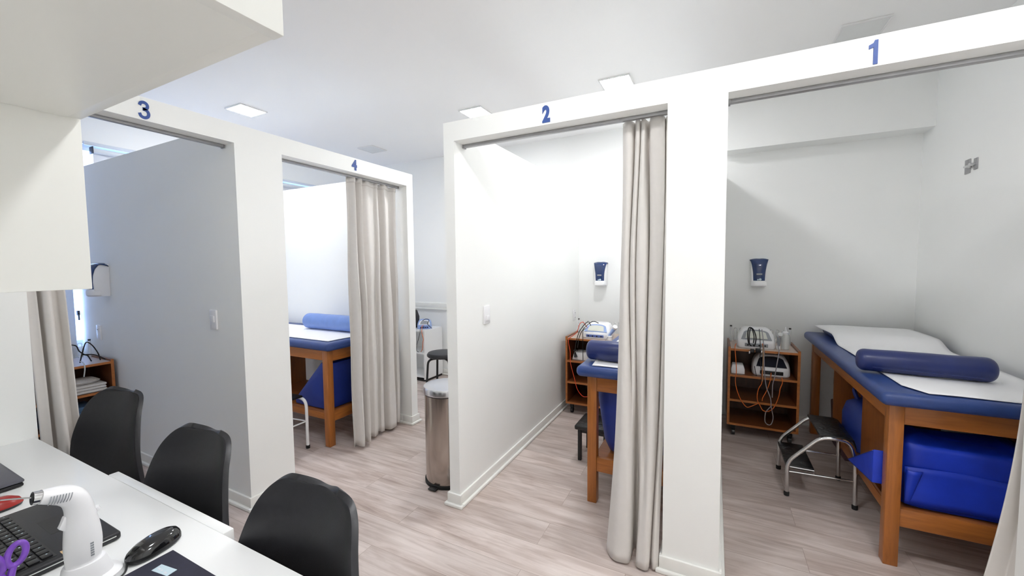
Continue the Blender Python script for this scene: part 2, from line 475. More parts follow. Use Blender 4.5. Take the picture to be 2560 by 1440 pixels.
def baseboard(name, x0, x1, y0, y1, nx, ny, ext0=0.0, ext1=0.0):
    """board plus quarter round along a wall face; (nx, ny) points into the room"""
    bm = bmesh.new()
    for t, z0, z1, bv in ((0.013, 0.018, 0.078, 0.003), (0.028, 0.0, 0.02, 0.006)):
        e0, e1 = ext0*t, ext1*t
        if nx:
            a, b = sorted((x0, x0+nx*t)); bx(bm, a, b, y0-e0, y1+e1, z0, z1, bv)
        else:
            a, b = sorted((y0, y0+ny*t)); bx(bm, x0-e0, x1+e1, a, b, z0, z1, bv)
    return struct(name, bm, M['base'])
baseboard('baseboard_divider_aisle', -1.342, 0, YF, YB, 1, 0, 0, 0)
baseboard('baseboard_aisle_post', -1.413, -1.342, YF, 0, 0, -1, 1, 1)
baseboard('baseboard_aisle', -1.413, 0, YF, YB, -1, 0, 0, 0)
baseboard('baseboard_pillar', -0.20, 0.036, YF, 0, 0, -1, 1, 1)
baseboard('baseboard_pillar_left', -0.20, 0, YF, YF+T, -1, 0, 0, 1)
baseboard('baseboard_right_pillar', 0.976, XR, YF, 0, 0, -1, 1, 0)
baseboard('baseboard_divider_middle', 0.036, 0, YF, YB, 1, 0, 0, 0)
baseboard('baseboard_side_pillar', XF, 0, 1.367, 1.648, 1, 0, 1, 1)
baseboard('baseboard_divider_left', XL, XF, 1.367, 0, 0, -1, 0, 0)
baseboard('baseboard_side_post', XF, 0, 2.795, 2.874, 1, 0, 1, 1)
baseboard('baseboard_side_post_left', XF-T, XF, 2.795, 0, 0, -1, 0, 0)
baseboard('baseboard_divider_rear', XL, XF-T, 2.795, 0, 0, -1, 0, 0)
baseboard('baseboard_back_middle', -1.33, -0.05, YB, 0, 0, -1)
baseboard('baseboard_back_right', 0.04, XR-0.013, YB, 0, 0, -1)
baseboard('baseboard_right', XR, 0, YF+T, YB, -1, 0)
baseboard('baseboard_back_left', XL, -1.42, YB, 0, 0, -1)

# ------------------------------------------------------------------ numbers on the lintels
def number(s, label, loc, rotz, h=0.085, wx=0.78, bold=0.006):
    if s == '1':
        bm = prism(bmesh.new(), [(0.03, 0), (0.055, 0), (0.055, 0.12), (0.036, 0.12), (0.028, 0.106), (0.004, 0.098), (0.004, 0.078), (0.03, 0.085)], 'z', -0.0015, 0.0015)
    elif s == '3':
        bm = bmesh.new()
        for path in ([(0.008, 0.088), (0.016, 0.106), (0.036, 0.113), (0.054, 0.106), (0.060, 0.090), (0.052, 0.073), (0.028, 0.0655)], [(0.028, 0.0655), (0.054, 0.059), (0.065, 0.039), (0.058, 0.017), (0.036, 0.007), (0.014, 0.014), (0.005, 0.034)]):
            P = catmull([(a, b, 0) for a, b in path], 6); ring = []
            for i, p in enumerate(P):
                d = (P[min(i+1, len(P)-1)]-P[max(i-1, 0)]).normalized(); n = Vector((-d.y, d.x, 0))*0.0102
                ring.append([bm.verts.new(p+n+Vector((0, 0, z))) for z in (-0.0015, 0.0015)]+[bm.verts.new(p-n+Vector((0, 0, z))) for z in (0.0015, -0.0015)])
            for A, B in zip(ring, ring[1:]):
                for k in range(4): bm.faces.new((A[k], A[(k+1) % 4], B[(k+1) % 4], B[k]))
            bm.faces.new(ring[0]); bm.faces.new(list(reversed(ring[-1])))
    else:
        bm = text_mesh(s, 0.12, bold=bold)
    zs = [v.co.y for v in bm.verts]; xs = [v.co.x for v in bm.verts]
    k = h/(max(zs)-min(zs)); cy = (max(zs)+min(zs))/2; cx = (max(xs)+min(xs))/2
    for v in bm.verts:
        v.co = Vector(((v.co.x-cx)*k*wx, -v.co.z-0.0015, (v.co.y-cy)*k))
    o = obj('number_sign', bm, M['blue_number'], angle=20)
    o.location = loc; o.rotation_euler = (0, 0, rotz)
    return tag(o, label, 'number', 'blue cubicle numbers')
number('1', 'blue number 1 on the lintel of the rightmost cubicle', (0.497, YF, 2.204), 0, wx=0.72)
number('2', 'blue number 2 on the lintel above the doorway with the grey curtain and light switch', (-0.776, YF, 2.207), 0, wx=0.74)
number('3', 'blue number 3 on the lintel nearest the white wall cabinets', (XF, 0.966, 2.203), pi/2, wx=0.86)
number('4', 'blue number 4 on the lintel of the cubicle beside the steel bin', (XF, 2.221, 2.212), pi/2, h=0.08, wx=0.86)

# ------------------------------------------------------------------ ceiling lights
def ceiling_light(x, y, lit, label):
    t = thing('ceiling_light', label, 'ceiling light', (x, y, ZC), 0, 'square ceiling light panels')
    bm = bmesh.new(); s, w = 0.118, 0.012
    bx(bm, -s, s, -s, -s+w, -0.012, 0, 0.003); bx(bm, -s, s, s-w, s, -0.012, 0, 0.003)
    bx(bm, -s, -s+w, -s+w, s-w, -0.012, 0, 0.003); bx(bm, s-w, s, -s+w, s-w, -0.012, 0, 0.003)
    obj('frame', bm, M['lamp_frame'], t)
    obj('diffuser', box(-s+w, s-w, -s+w, s-w, -0.009, -0.002), M['lamp'] if lit else M['lamp_off'], t)
    return t
lit_labels = ['lit square ceiling panel over cubicle 4, leftmost of the glowing panels',
              'lit square ceiling panel over the aisle, just left of the number 2 lintel',
              'lit square ceiling panel over cubicle 2, showing just above its lintel',
              'lit square ceiling panel in front of the cubicle 2 doorway',
              'lit square ceiling panel in front of the cubicle 1 doorway']
for (x, y), l in zip(LAMPS_LIT, lit_labels): ceiling_light(x, y, True, l)
for (x, y), l in zip(LAMPS_OFF, ['unlit square ceiling panel above the number 1', 'unlit square ceiling panel above the number 4']):
    ceiling_light(x, y, False, l)

# ------------------------------------------------------------------ curtains and rails
def smooth01(t):
    t = max(0.0, min(1.0, t)); return t*t*(3-2*t)

def curtain(label, p0, p1, b0, b1, nrm, zt, zb, folds, at, ab, seed, swing=0.5, flare=2.0):
    """pleated cloth hanging from p0-p1 (xy) and ending at b0-b1"""
    rnd = random.Random(seed)
    ph = [rnd.uniform(0, 6.28) for _ in range(6)]
    p0, p1, b0, b1, nrm = map(lambda v: Vector((v[0], v[1], 0)), (p0, p1, b0, b1, nrm))
    def f(s, v):
        z = zt+(zb-zt)*v
        e = v**flare
        A = p0.lerp(b0, e); B = p1.lerp(b1, e)
        w = s+0.035*sin(2*pi*s*2.3+ph[0]+v*0.8)
        phi = 2*pi*folds*w+0.5*sin(2*pi*s+ph[1])+0.4*v*sin(ph[2])
        amp = at+(ab-at)*smooth01(v*1.6)
        amp *= 0.7+0.45*sin(2*pi*s*1.7+ph[3])*1.0
        off = amp*sin(phi)+amp*0.28*sin(2.07*phi+ph[4]+v*1.5)+0.004*sin(14*v+9*s+ph[5])
        d = (B-A); L = d.length
        sw = -swing*L/folds*0.16*sin(2*phi)*smooth01(0.25+v)
        p = A+d*s+d.normalized()*sw+nrm*off
        dz = 0.006*sin(phi*0.5+ph[2])*v
        return (p.x, p.y, z+dz)
    bm = grid(bmesh.new(), f, int(folds*22), 46)
    t = thing('curtain', label, 'curtain', (p0.x, p0.y, 0), 0, 'taupe cubicle curtains')
    c = obj('cloth', bm, M['curtain'], t, world=True, angle=60, solid=0.003)
    hb = grid(bmesh.new(), lambda s, v: (lambda q: (q[0]+nrm.x*0.003, q[1]+nrm.y*0.003, q[2]))(f(s, 0.001+v*0.018)), int(folds*22), 2)
    obj('heading_tape', hb, M['curtain'], t, world=True, angle=60, solid=0.006)
    return t
def folded_curtain(label, p0, p1, b0, b1, zt, zb, flare):
    # plan of the folds at the rail, a third of the way down and at the hem: (fraction along, depth)
    TOP = [(0, .02), (.10, -.005), (.20, 0), (.25, .035), (.30, 0), (.37, -.005), (.40, .03), (.43, 0), (.50, -.005), (.54, .035), (.585, .04), (.63, 0), (.76, -.012), (.90, 0), (.92, .045), (.95, .01), (1, .015)]
    MID = [(0, .02), (.10, -.01), (.185, 0), (.20, .04), (.23, 0), (.31, -.012), (.335, .015), (.37, -.008), (.47, -.015), (.575, 0), (.60, .07), (.63, .005), (.76, -.014), (.905, 0), (.915, .05), (.95, .005), (1, .015)]
    HEM = [(0, .03), (.18, -.02), (.36, -.025), (.465, -.01), (.485, .04), (.475, .09), (.50, .11), (.55, .10), (.575, .04), (.60, -.005), (.68, -.02), (.77, -.025), (.83, -.01), (.845, .03), (.86, .035), (.92, 0), (1, .02)]
    C = [[Vector(q) for q in catmull([(a, b, 0) for a, b in arr], 8)] for arr in (TOP, MID, HEM)]
    n = len(C[0]); p0, p1, b0, b1 = (Vector(q) for q in (p0, p1, b0, b1))
    def f(u, v):
        i = min(int(round(u*(n-1))), n-1)
        q = C[0][i].lerp(C[1][i], smooth01(v/0.33)) if v < 0.33 else C[1][i].lerp(C[2][i], smooth01((v-0.33)/0.67))
        e = v**flare
        P = p0.lerp(b0, e).lerp(p1.lerp(b1, e), q.x)
        return (P.x+0.002*sin(11*v+7*u), P.y+q.y+0.003*sin(17*v+23*u)*v, zt+(zb-zt)*v)
    t = thing('curtain', label, 'curtain', (p0.x, p0.y, 0), 0, 'taupe cubicle curtains')
    obj('cloth', grid(bmesh.new(), f, n-1, 60), M['curtain'], t, world=True, angle=60, solid=0.003)
    def g(u, v):
        q = f(u, 0.001+v*0.03); return (q[0], q[1]+0.0035, q[2])
    obj('heading_tape', grid(bmesh.new(), g, n-1, 3), M['curtain'], t, world=True, angle=60, solid=0.003)
folded_curtain('taupe curtain pushed aside at the right of the cubicle 2 doorway', (-0.420, 2.048), (-0.206, 2.05), (-0.462, 1.915), (-0.216, 1.905), 2.1385, 0.012, 2.4)
curtain('taupe curtain bunched at the right end of the cubicle 4 doorway', (-2.55, 2.235), (-2.56, 2.765), (-2.50, 2.20), (-2.56, 2.74), (1, 0), 2.1385, 0.03, 5.6, 0.026, 0.052, 5)
curtain('taupe curtain in the cubicle 3 doorway, half hidden by the white desk end', (-2.575, 0.575), (-2.575, 0.68), (-2.56, 0.60), (-2.54, 0.735), (1, 0), 2.1385, 0.02, 2.3, 0.022, 0.04, 21)
curtain('taupe curtain flaring in at the right edge of the cubicle 1 doorway', (1.02, 2.085), (1.25, 2.085), (0.885, 2.07), (1.25, 2.085), (0, 1), 2.1385, 0.015, 3.2, 0.02, 0.036, 8, flare=3.2)

def rail(label, x0, x1, y0, y1):
    t = thing('curtain_rail', label, 'curtain rail', ((x0+x1)/2, (y0+y1)/2, ZO-0.016), 0, 'curtain rails under the lintels')
    obj('track', box(x0, x1, y0, y1, ZO-0.016, ZO-0.0005, 0.003), M['rail'], t, world=True)
    for a in (0, 1):
        if x1-x0 > y1-y0:
            x = x0 if a == 0 else x1-0.008
            b = box(x, x+0.008, y0-0.002, y1+0.002, ZO-0.02, ZO-0.0005)
        else:
            y = y0 if a == 0 else y1-0.008
            b = box(x0-0.002, x1+0.002, y, y+0.008, ZO-0.02, ZO-0.0005)
        obj('end_stop', b, M['rail'], t, world=True)
rail('grey curtain rail under the number 2 lintel', -1.34, -0.202, 2.022, 2.05)
rail('grey curtain rail under the number 1 lintel', 0.038, 0.974, 2.022, 2.05)
rail('grey curtain rail under the number 4 lintel', -2.562, -2.535, 1.65, 2.793)
rail('grey curtain rail under the number 3 lintel', -2.562, -2.535, 0.557, 1.365)

# roller blinds on the window wall
def blind(label, y0, y1, zb):
    t = thing('roller_blind', label, 'blind', (XL+0.05, (y0+y1)/2, 2.44), 0, 'white roller blinds')
    bm = bmesh.new(); tube(bm, [(XL+0.045, y0-0.01, 2.445), (XL+0.045, y1+0.01, 2.445)], 0.022, 14, smooth=False)
    obj('roller', bm, M['alu'], t, world=True)
    for yy in (y0-0.016, y1+0.01): obj('bracket', box(XL+0.005, XL+0.075, yy, yy+0.006, 2.415, 2.475, 0.002), M['black'], t, world=True)
    obj('cloth', box(XL+0.0235, XL+0.0265, y0, y1, zb, 2.445), M['blind'], t, world=True)
    obj('bottom_bar', box(XL+0.017, XL+0.033, y0, y1, zb-0.02, zb, 0.004), M['alu'], t, world=True)
blind('white roller blind seen above the rear divider of cubicle 4', 1.50, 4.05, 0.72)
blind('white roller blind behind the taupe curtain of cubicle 3', 0.22, 1.322, 0.72)

# ------------------------------------------------------------------ treatment tables
def treatment_table(loc, rotz, label, W=0.70, L=1.83, panels=True):
    t = thing('treatment_table', label, 'treatment table', loc, rotz, 'wooden treatment tables')
    obj('padded_top', box(0, W, 0, L, 0.788, 0.852, 0.028, 5), M['vinyl'], t, label='navy vinyl padded top')
    a, b, y0, y1, s = 0.05, W-0.05, 0.075, L-0.06, 0.056
    for x, y in ((a, y0), (b-s, y0), (a, y1-s), (b-s, y1-s)):
        obj('leg', box(x, x+s, y, y+s, 0, 0.788, 0.004), M['wood_z'], t)
    for yy in (y0+0.004, y1-0.032):
        obj('apron', box(a+s, b-s, yy, yy+0.028, 0.69, 0.788, 0.002), M['wood_x'], t)
    for xx in (a+0.004, b-0.032):
        obj('apron', box(xx, xx+0.028, y0+s, y1-s, 0.70, 0.788, 0.002), M['wood_y'], t)
    for yy in (y0+0.006, ):
        obj('rail', box(a+s, b-s, yy, yy+0.026, 0.198, 0.284, 0.002), M['wood_x'], t)
    for xx in (a+0.030, b-0.056):
        obj('rail', box(xx, xx+0.026, y0+s, 1.14, 0.205, 0.258, 0.002), M['wood_y'], t)
    obj('shelf', box(a+0.033, b-0.033, y0+0.033, 1.14, 0.258, 0.276), M['woodp_x'], t)
    if panels: obj('side_panel', box(a+0.056, a+0.074, y0+s+0.005, 0.665, 0.277, 0.699), M['woodp_z'], t)
    bm = bmesh.new(); bx(bm, a+0.022, b-0.022, 1.14, 1.158, 0.20, 0.70)
    obj('cross_panel', bm, M['woodp_z'], t)
    if panels: obj('side_panel', box(b-0.038, b-0.02, y0+s+0.005, 0.62, 0.277, 0.699), M['woodp_z'], t)
    return t
T1 = treatment_table((0.69, 2.37, 0), 0, 'wooden treatment table with navy padded top in cubicle 1', L=1.84)
T4 = treatment_table((-2.652, 2.09, 0), pi/2, 'wooden treatment table with navy padded top in cubicle 4', panels=False)
T2 = dup(T4, (-0.725, 2.25, 0), 0, 'wooden treatment table with navy padded top behind the curtain of cubicle 2')

# paper sheets
def paper(label, f, nu, nv):
    return tag(obj('paper_sheet', grid(bmesh.new(), f, nu, nv), M['paper'], angle=70, solid=0.0015), label, 'paper sheet', 'paper sheets on the treatment tables')
def paper1(u, v):
    # runs along the table, humped over a low cushion at the head end
    y = 2.405+1.795*v
    cx = 1.085-0.035*v; hw = 0.265+0.02*v
    x0, x1 = 0.80-0.02*v, 1.372-0.0*v
    if v > 0.72: x0 -= 0.02*smooth01((v-0.72)/0.2)
    x = x0+(x1-x0)*u
    hump = 0.060*smooth01((v-0.64)/0.11)*(1-0.10*(2*u-1)**4)
    z = 0.8575+hump+0.0015*sin(9*u+5*v)+0.0015*sin(17*v)
    if v < 0.06:
        # cut corner of the loose end
        x = x+0.06*(1-v/0.06)*(1-u)
    return (x, y, z)
paper('white paper sheet along the table top in cubicle 1', paper1, 20, 50)
tag(obj('head_cushion', box(0.81, 1.34, 3.80, 4.17, 0.853, 0.905, 0.024, 3), M['vinyl']), 'thin head cushion under the paper sheet in cubicle 1', 'cushion')
paper('white paper sheet under the bolster in cubicle 2', lambda u, v: (-0.665+0.47*u+0.03*(1-u)*(1-v)**6, 2.285+1.72*v, 0.8558+0.0012*sin(8*u+6*v)), 12, 40)
paper('white paper sheet on the table in cubicle 4', lambda u, v: (-2.70-1.7*v-0.03*(1-v)**8*(1-u), 2.16+0.50*u, 0.8558+0.0012*sin(8*u+6*v)), 12, 40)

# bolsters
def bolster(label, p0, p1, r, m, seed, extra=None, wob=0.012, end=0.035):
    t = thing('bolster', label, 'bolster', ((p0[0]+p1[0])/2, (p0[1]+p1[1])/2, p0[2]-r), 0, 'blue bolsters')
    c = obj('cover', capsule(bmesh.new(), p0, p1, r, end, wob=wob, seed=seed), m, t, world=True, angle=60)
    if extra: extra(t)
    return t
def seam1(t):
    bm = bmesh.new(); a = Vector((0.735, 2.705, 0.885)); tube(bm, [(0.745, 2.703, 0.895), (0.95, 2.69, 0.892), (1.17, 2.672, 0.89)], 0.0022, 6)
    obj('seam', bm, M['vinyl_dark'], t, world=True)
bolster('long navy bolster lying across the treatment table of cubicle 1', (0.695, 2.775, 0.9195), (1.208, 2.737, 0.9205), 0.060, M['vinyl_dark'], 3, seam1)
bolster('navy bolster at the foot of the cubicle 2 table, cut off by the curtain', (-0.70, 2.42, 0.9205), (-0.15, 2.40, 0.9205), 0.062, M['vinyl_dark'], 4, wob=0.02, end=0.03)
def zip4(t):
    bm = bmesh.new(); tube(bm, [(-3.44, 2.487, 0.955), (-3.10, 2.487, 0.955), (-2.76, 2.487, 0.955)], 0.0035, 6)
    obj('zipper', bm, M['rail'], t, world=True, label='pale zipper')
bolster('light blue zipped bolster on the table of cubicle 4', (-3.50, 2.55, 0.932), (-2.74, 2.55, 0.932), 0.074, M['vinyl_light'], 5, zip4, wob=0.008, end=0.03)

# ------------------------------------------------------------------ things under the tables
# blue box-shaped bag on the shelf of table one
t = thing('storage_bag', 'bright blue folded storage bag on the shelf of the cubicle 1 table', 'bag', (1.05, 2.65, 0.277))
bm = bmesh.new()
def bagf(u, v):
    # rounded block wrapped in cloth
    a = 2*pi*u; c, s = cos(a), sin(a); p = 7
    hx, hy = 0.232, 0.15
    if v > 0.9: hx -= 0.03*(v-0.9)/0.1*3; hy -= 0.03*(v-0.9)/0.1*3
    z = 0.279+0.33*min(v, 0.98)
    b = 1+0.025*sin(9*v+3*u*6.28)*0.5
    return (1.048+hx*b*math.copysign(abs(c)**(2/p), c), 2.662+hy*b*math.copysign(abs(s)**(2/p), s), z+0.012*sin(a*2+1)*v)
grid(bm, bagf, 64, 22); bmesh.ops.remove_doubles(bm, verts=bm.verts, dist=0.0005)
bmesh.ops.holes_fill(bm, edges=[e for e in bm.edges if e.is_boundary])
obj('body', bm, M['blue_bright'], t, world=True, angle=50)
bm = bmesh.new()
grid(bm, lambda u, v: (0.822+0.45*u, 2.507-0.016*(1-v)-0.004*sin(u*9), 0.30+0.165*v+0.012*sin(u*3.1+0.6)*v), 30, 6)
obj('front_flap', bm, M['blue_bright'], t, world=True, angle=60, solid=0.006)
bm = bmesh.new()
grid(bm, lambda u, v: (0.822+0.06*u*(0.25+0.75*v), 2.489-0.012*sin(pi*u)*v, 0.298+0.165*v), 8, 8)
obj('corner_fold', bm, M['blue_bright'], t, world=True, angle=60, solid=0.004)
# blue wedge poking out at the side
bm = prism(bmesh.new(), [(2.507, 0.530), (2.914, 0.300), (2.507, 0.362)], 'x', 0.706, 0.792, 0.005)
t = thing('foam_wedge', 'bright blue triangular cushion poking out at the side of the cubicle 1 table', 'cushion', (0.67, 2.7, 0.2))
obj('cover', bm, M['blue_bright'], t, world=True)
bm = bmesh.new(); tube(bm, [(0.7055, 2.512, 0.522), (0.7055, 2.902, 0.304), (0.7055, 2.512, 0.364)], 0.002, 6, smooth=False)
obj('seam', bm, M['blue_deep'], t, world=True)
# dark blue bag inside table one
bm = bmesh.new()
loft(bm, [(0.277, 0.95, 3.24, 0.17, 0.18, 4), (0.36, 0.93, 3.23, 0.17, 0.18, 3), (0.46, 0.91, 3.24, 0.15, 0.16, 3), (0.53, 0.90, 3.26, 0.12, 0.13, 2.5), (0.555, 0.90, 3.27, 0.07, 0.09, 2.2)], 28)
t = thing('cloth_bag', 'dark blue cloth bag stuffed inside the open side of the cubicle 1 table', 'bag', (0.94, 3.24, 0.277))
obj('body', bm, M['blue_deep'], t, world=True, angle=60)
bm = bmesh.new(); tube(bm, [(0.85, 3.30, 0.53), (0.83, 3.33, 0.60), (0.86, 3.38, 0.61), (0.90, 3.36, 0.54)], 0.012, 8)
obj('handle', bm, M['blue_deep'], t, world=True)
# mauve wedge on the floor under the head end
tag(obj('mauve_wedge', prism(bmesh.new(), [(3.62, 0.0), (3.98, 0.0), (4.06, 0.33), (3.72, 0.35)], 'x', 0.86, 1.25, 0.01), M['mauve']), 'mauve cushion leaning on the floor under the head of the cubicle 1 table', 'cushion')
# navy cushion standing on the shelf of table two
bm = bmesh.new()
loft(bm, [(0.278, -0.42, 2.52, 0.10, 0.09, 3), (0.30, -0.42, 2.52, 0.16, 0.12, 3), (0.36, -0.42, 2.52, 0.185, 0.13, 3.5), (0.50, -0.42, 2.52, 0.205, 0.135, 4), (0.64, -0.42, 2.52, 0.225, 0.14, 4), (0.675, -0.42, 2.52, 0.222, 0.137, 4)], 36)
tag(obj('tapered_cushion', bm, M['blue_deep'], angle=50), 'deep blue tapered cushion standing on the shelf of the cubicle 2 table', 'cushion')
# wedge on the shelf of table four
bm = prism(bmesh.new(), [(-2.79, 0.279), (-3.20, 0.279), (-3.20, 0.325), (-2.86, 0.668), (-2.79, 0.655)], 'y', 2.185, 2.66, 0.012)
t = thing('foam_wedge', 'deep blue wedge cushion on the shelf of the cubicle 4 table', 'cushion', (-2.95, 2.46, 0.279))
obj('cover', bm, M['blue_deep'], t, world=True)
bm = bmesh.new(); tube(bm, [(-2.787, 2.19, 0.285), (-2.787, 2.19, 0.652), (-2.787, 2.65, 0.652)], 0.003, 6, smooth=False)
obj('seam', bm, M['blue_bright'], t, world=True)

# ------------------------------------------------------------------ carts
def cart(loc, rotz, label, W=0.495, D=0.42):
    t = thing('wooden_cart', label, 'cart', loc, rotz, 'wooden equipment carts')
    z0, z1, p = 0.098, 0.755, 0.018
    for x in (0, W-p):
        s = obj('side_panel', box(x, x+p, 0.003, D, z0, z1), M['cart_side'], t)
        obj('edge_band', box(x, x+p, 0, 0.003, z0, z1), M['cart_edge'], s)
    tp = obj('top', box(p, W-p, 0.003, D, z1-0.032, z1-0.014), M['cart_top'], t, label='pale laminate top')
    obj('edge_band', box(p, W-p, 0, 0.003, z1-0.032, z1-0.014), M['cart_edge'], tp)
    for z in (0.318, 0.524):
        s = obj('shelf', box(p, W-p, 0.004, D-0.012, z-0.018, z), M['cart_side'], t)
        obj('edge_band', box(p, W-p, 0.001, 0.004, z-0.018, z), M['cart_edge'], s)
    s = obj('bottom', box(p, W-p, 0.003, D, z0, z0+0.018), M['cart_side'], t)
    obj('edge_band', box(p, W-p, 0, 0.003, z0, z0+0.018), M['cart_edge'], s)
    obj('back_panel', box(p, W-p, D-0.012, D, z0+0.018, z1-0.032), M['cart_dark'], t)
    for x in (0.05, W-0.05):
        for y in (0.05, D-0.05):
            bm = bmesh.new(); tube(bm, [(x-0.012, y, 0.026), (x+0.012, y, 0.026)], 0.026, 16, smooth=False)
            bx(bm, x-0.016, x+0.016, y-0.014, y+0.012, 0.05, 0.098, 0.003)
            obj('caster', bm, M['black'], t)
    # clear gallery of rods round the back of the top
    zt = z1-0.014
    for x in (0.027, W-0.027):
        bm = bmesh.new(); tube(bm, [(x, D-0.08, zt), (x, D-0.08, zt+0.135)], 0.008, 12, smooth=False)
        g = obj('gallery_post', bm, M['acrylic'], t, label='clear gallery post with black cap')
        bm = bmesh.new(); tube(bm, [(x, D-0.08, zt+0.135), (x, D-0.08, zt+0.146)], 0.009, 12, smooth=False)
        obj('cap', bm, M['black'], g)
    bm = bmesh.new()
    for i in range(9):
        x = 0.065+i*(W-0.13)/8
        tube(bm, rounded_path([(x-0.012, D-0.02, zt), (x-0.012, D-0.02, zt+0.115), (x+0.012, D-0.02, zt+0.115), (x+0.012, D-0.02, zt)], 0.010, 3), 0.003, 6, smooth=False)
    obj('gallery_rods', bm, M['acrylic'], t, label='row of clear rods')
    return t
C1 = cart((0.108, 3.75, 0), 0, 'open wooden cart beside the treatment table in cubicle 1')
C2 = dup(C1, (-1.278, 3.66, 0), 0, 'open wooden cart in the back corner of cubicle 2')
C3 = dup(C1, (-4.12, 0.850, 0), pi/2, 'open wooden cart against the grey divider of cubicle 3')

# ------------------------------------------------------------------ therapy units
def unit_body(W, D, H, n=40):
    """arched console: wide base, sloped front, rounded top"""
    bm = bmesh.new(); secs = []
    for i in range(13):
        v = i/12
        hw = W/2*(1-0.33*v**3.2) if v < 0.999 else W/2*0.6
        yf = 0.0+0.09*D/0.25*max(0, (v-0.3))/0.7*1.1
        yb = D-0.02*v
        secs.append((0.012+(H-0.012)*v if i < 12 else H, 0, (yf+yb)/2, hw, (yb-yf)/2, 5))
    secs = [(0.0, 0, D/2, W/2*0.96, D/2*0.96, 5), (0.004, 0, D/2, W/2*0.985, D/2*0.985, 5)]+secs
    loft(bm, secs, n)
    return bm
def slope_plate(W, D, H, v0, v1, w0, w1, lift, th=0.004, round_=0.35):
    """arched plate lying on the sloped front of the console between heights v0 and v1"""
    def pt(u, v, k):
        z = 0.012+(H-0.012)*v; y = 0.09*D/0.25*max(0, v-0.3)/0.7*1.1
        return Vector((u, y-lift-k, z))
    poly = []
    for i in range(13):
        a = pi*i/12
        poly.append((cos(a)*(w1/2), v0+(v1-v0)*(1-round_)+(v1-v0)*round_*sin(a)))
    poly = [(w0/2, v0)]+poly+[(-w0/2, v0)]
    bm = bmesh.new()
    A = [bm.verts.new(pt(u, v, 0)) for u, v in poly]; B = [bm.verts.new(pt(u, v, th)) for u, v in poly]
    bm.faces.new(B); bm.faces.new(list(reversed(A))); n = len(poly)
    for i in range(n): bm.faces.new((A[i], B[i], B[(i+1) % n], A[(i+1) % n]))
    return bm
def therapy_unit(label, loc, rotz, W, D, H, body, panel, screen, port):
    t = thing('therapy_unit', label, 'therapy machine', loc, rotz, 'electrotherapy machines')
    obj('body', unit_body(W, D, H), body, t, angle=45)
    p = obj('control_panel', slope_plate(W, D, H, 0.42, 0.93, W*0.80, W*0.66, 0.000), panel, t)
    obj('screen', slope_plate(W, D, H, 0.48, 0.86, W*0.58, W*0.50, 0.004, 0.003, 0.25), screen, p)
    bm = bmesh.new(); bx(bm, -W*0.3, W*0.3, -0.004, 0.01, H*0.10, H*0.28, 0.003)
    q = obj('port_strip', bm, port, t)
    bm = bmesh.new()
    for i in range(4):
        x = -W*0.22+i*W*0.147
        tube(bm, [(x, -0.009, H*0.19), (x, 0.0, H*0.19)], 0.007, 10, smooth=False)
    obj('socket', bm, M['black'], q)
    return t
def cable(parent, pts, r, m, name='cable', label=None):
    bm = bmesh.new(); tube(bm, pts, r, 7)
    return obj(name, bm, m, parent, label=label, world=True, angle=80)

U1 = therapy_unit('white arched therapy machine on top of the cubicle 1 cart', (0.310, 3.80, 0.742), 0, 0.272, 0.20, 0.158, M['white_plastic'], M['grey_plastic'], M['pale_screen'], M['grey_plastic'])
cable(U1, [(0.272, 3.735, 0.775), (0.25, 3.73, 0.80), (0.243, 3.725, 0.873), (0.253, 3.74, 0.922), (0.28, 3.73, 0.912), (0.299, 3.73, 0.856), (0.298, 3.735, 0.80), (0.289, 3.735, 0.772)], 0.0045, M['black'], label='coiled black mains cable')
cable(U1, [(0.265, 3.735, 0.775), (0.256, 3.73, 0.80), (0.254, 3.725, 0.865), (0.262, 3.74, 0.915), (0.275, 3.73, 0.905), (0.287, 3.73, 0.85), (0.284, 3.735, 0.80)], 0.004, M['black'])
bm = bmesh.new(); bx(bm, 0.262, 0.292, 3.715, 3.74, 0.726, 0.752, 0.004); bx(bm, 0.298, 0.335, 3.715, 3.74, 0.728, 0.76, 0.005)
obj('plug', bm, M['black'], U1, world=True)
bm = bmesh.new(); bx(bm, 0.252, 0.262, 3.71, 3.735, 0.715, 0.736, 0.002); bx(bm, 0.336, 0.347, 3.71, 3.735, 0.728, 0.745, 0.002)
obj('plug_pin', bm, M['chrome'], U1, world=True)
cable(U1, [(0.327, 3.80, 0.906), (0.331, 3.735, 0.80), (0.332, 3.725, 0.672), (0.343, 3.725, 0.577), (0.348, 3.725, 0.487)], 0.0028, M['black'])
cable(U1, [(0.345, 3.79, 0.905), (0.352, 3.732, 0.82), (0.357, 3.723, 0.757), (0.363, 3.722, 0.593), (0.378, 3.72, 0.463), (0.409, 3.72, 0.37), (0.416, 3.72, 0.295), (0.43, 3.72, 0.221), (0.42, 3.72, 0.164), (0.397, 3.72, 0.153), (0.376, 3.72, 0.177), (0.377, 3.72, 0.24), (0.385, 3.72, 0.263), (0.416, 3.72, 0.309)], 0.0036, M['grey_cable'], label='looped grey cable')
cable(U1, [(0.347, 3.74, 0.80), (0.355, 3.724, 0.716), (0.349, 3.72, 0.577), (0.348, 3.72, 0.487), (0.329, 3.72, 0.443), (0.319, 3.72, 0.392), (0.322, 3.72, 0.337), (0.341, 3.72, 0.298), (0.359, 3.72, 0.265), (0.394, 3.72, 0.261), (0.428, 3.72, 0.29), (0.45, 3.72, 0.342), (0.465, 3.72, 0.399), (0.472, 3.72, 0.455), (0.485, 3.72, 0.504), (0.481, 3.73, 0.545)], 0.0032, M['orange'], label='looped orange cable')
cable(U1, [(0.352, 3.735, 0.79), (0.3525, 3.722, 0.72), (0.352, 3.72, 0.60), (0.351, 3.72, 0.50)], 0.0045, M['beige'], label='beige strap of cables')
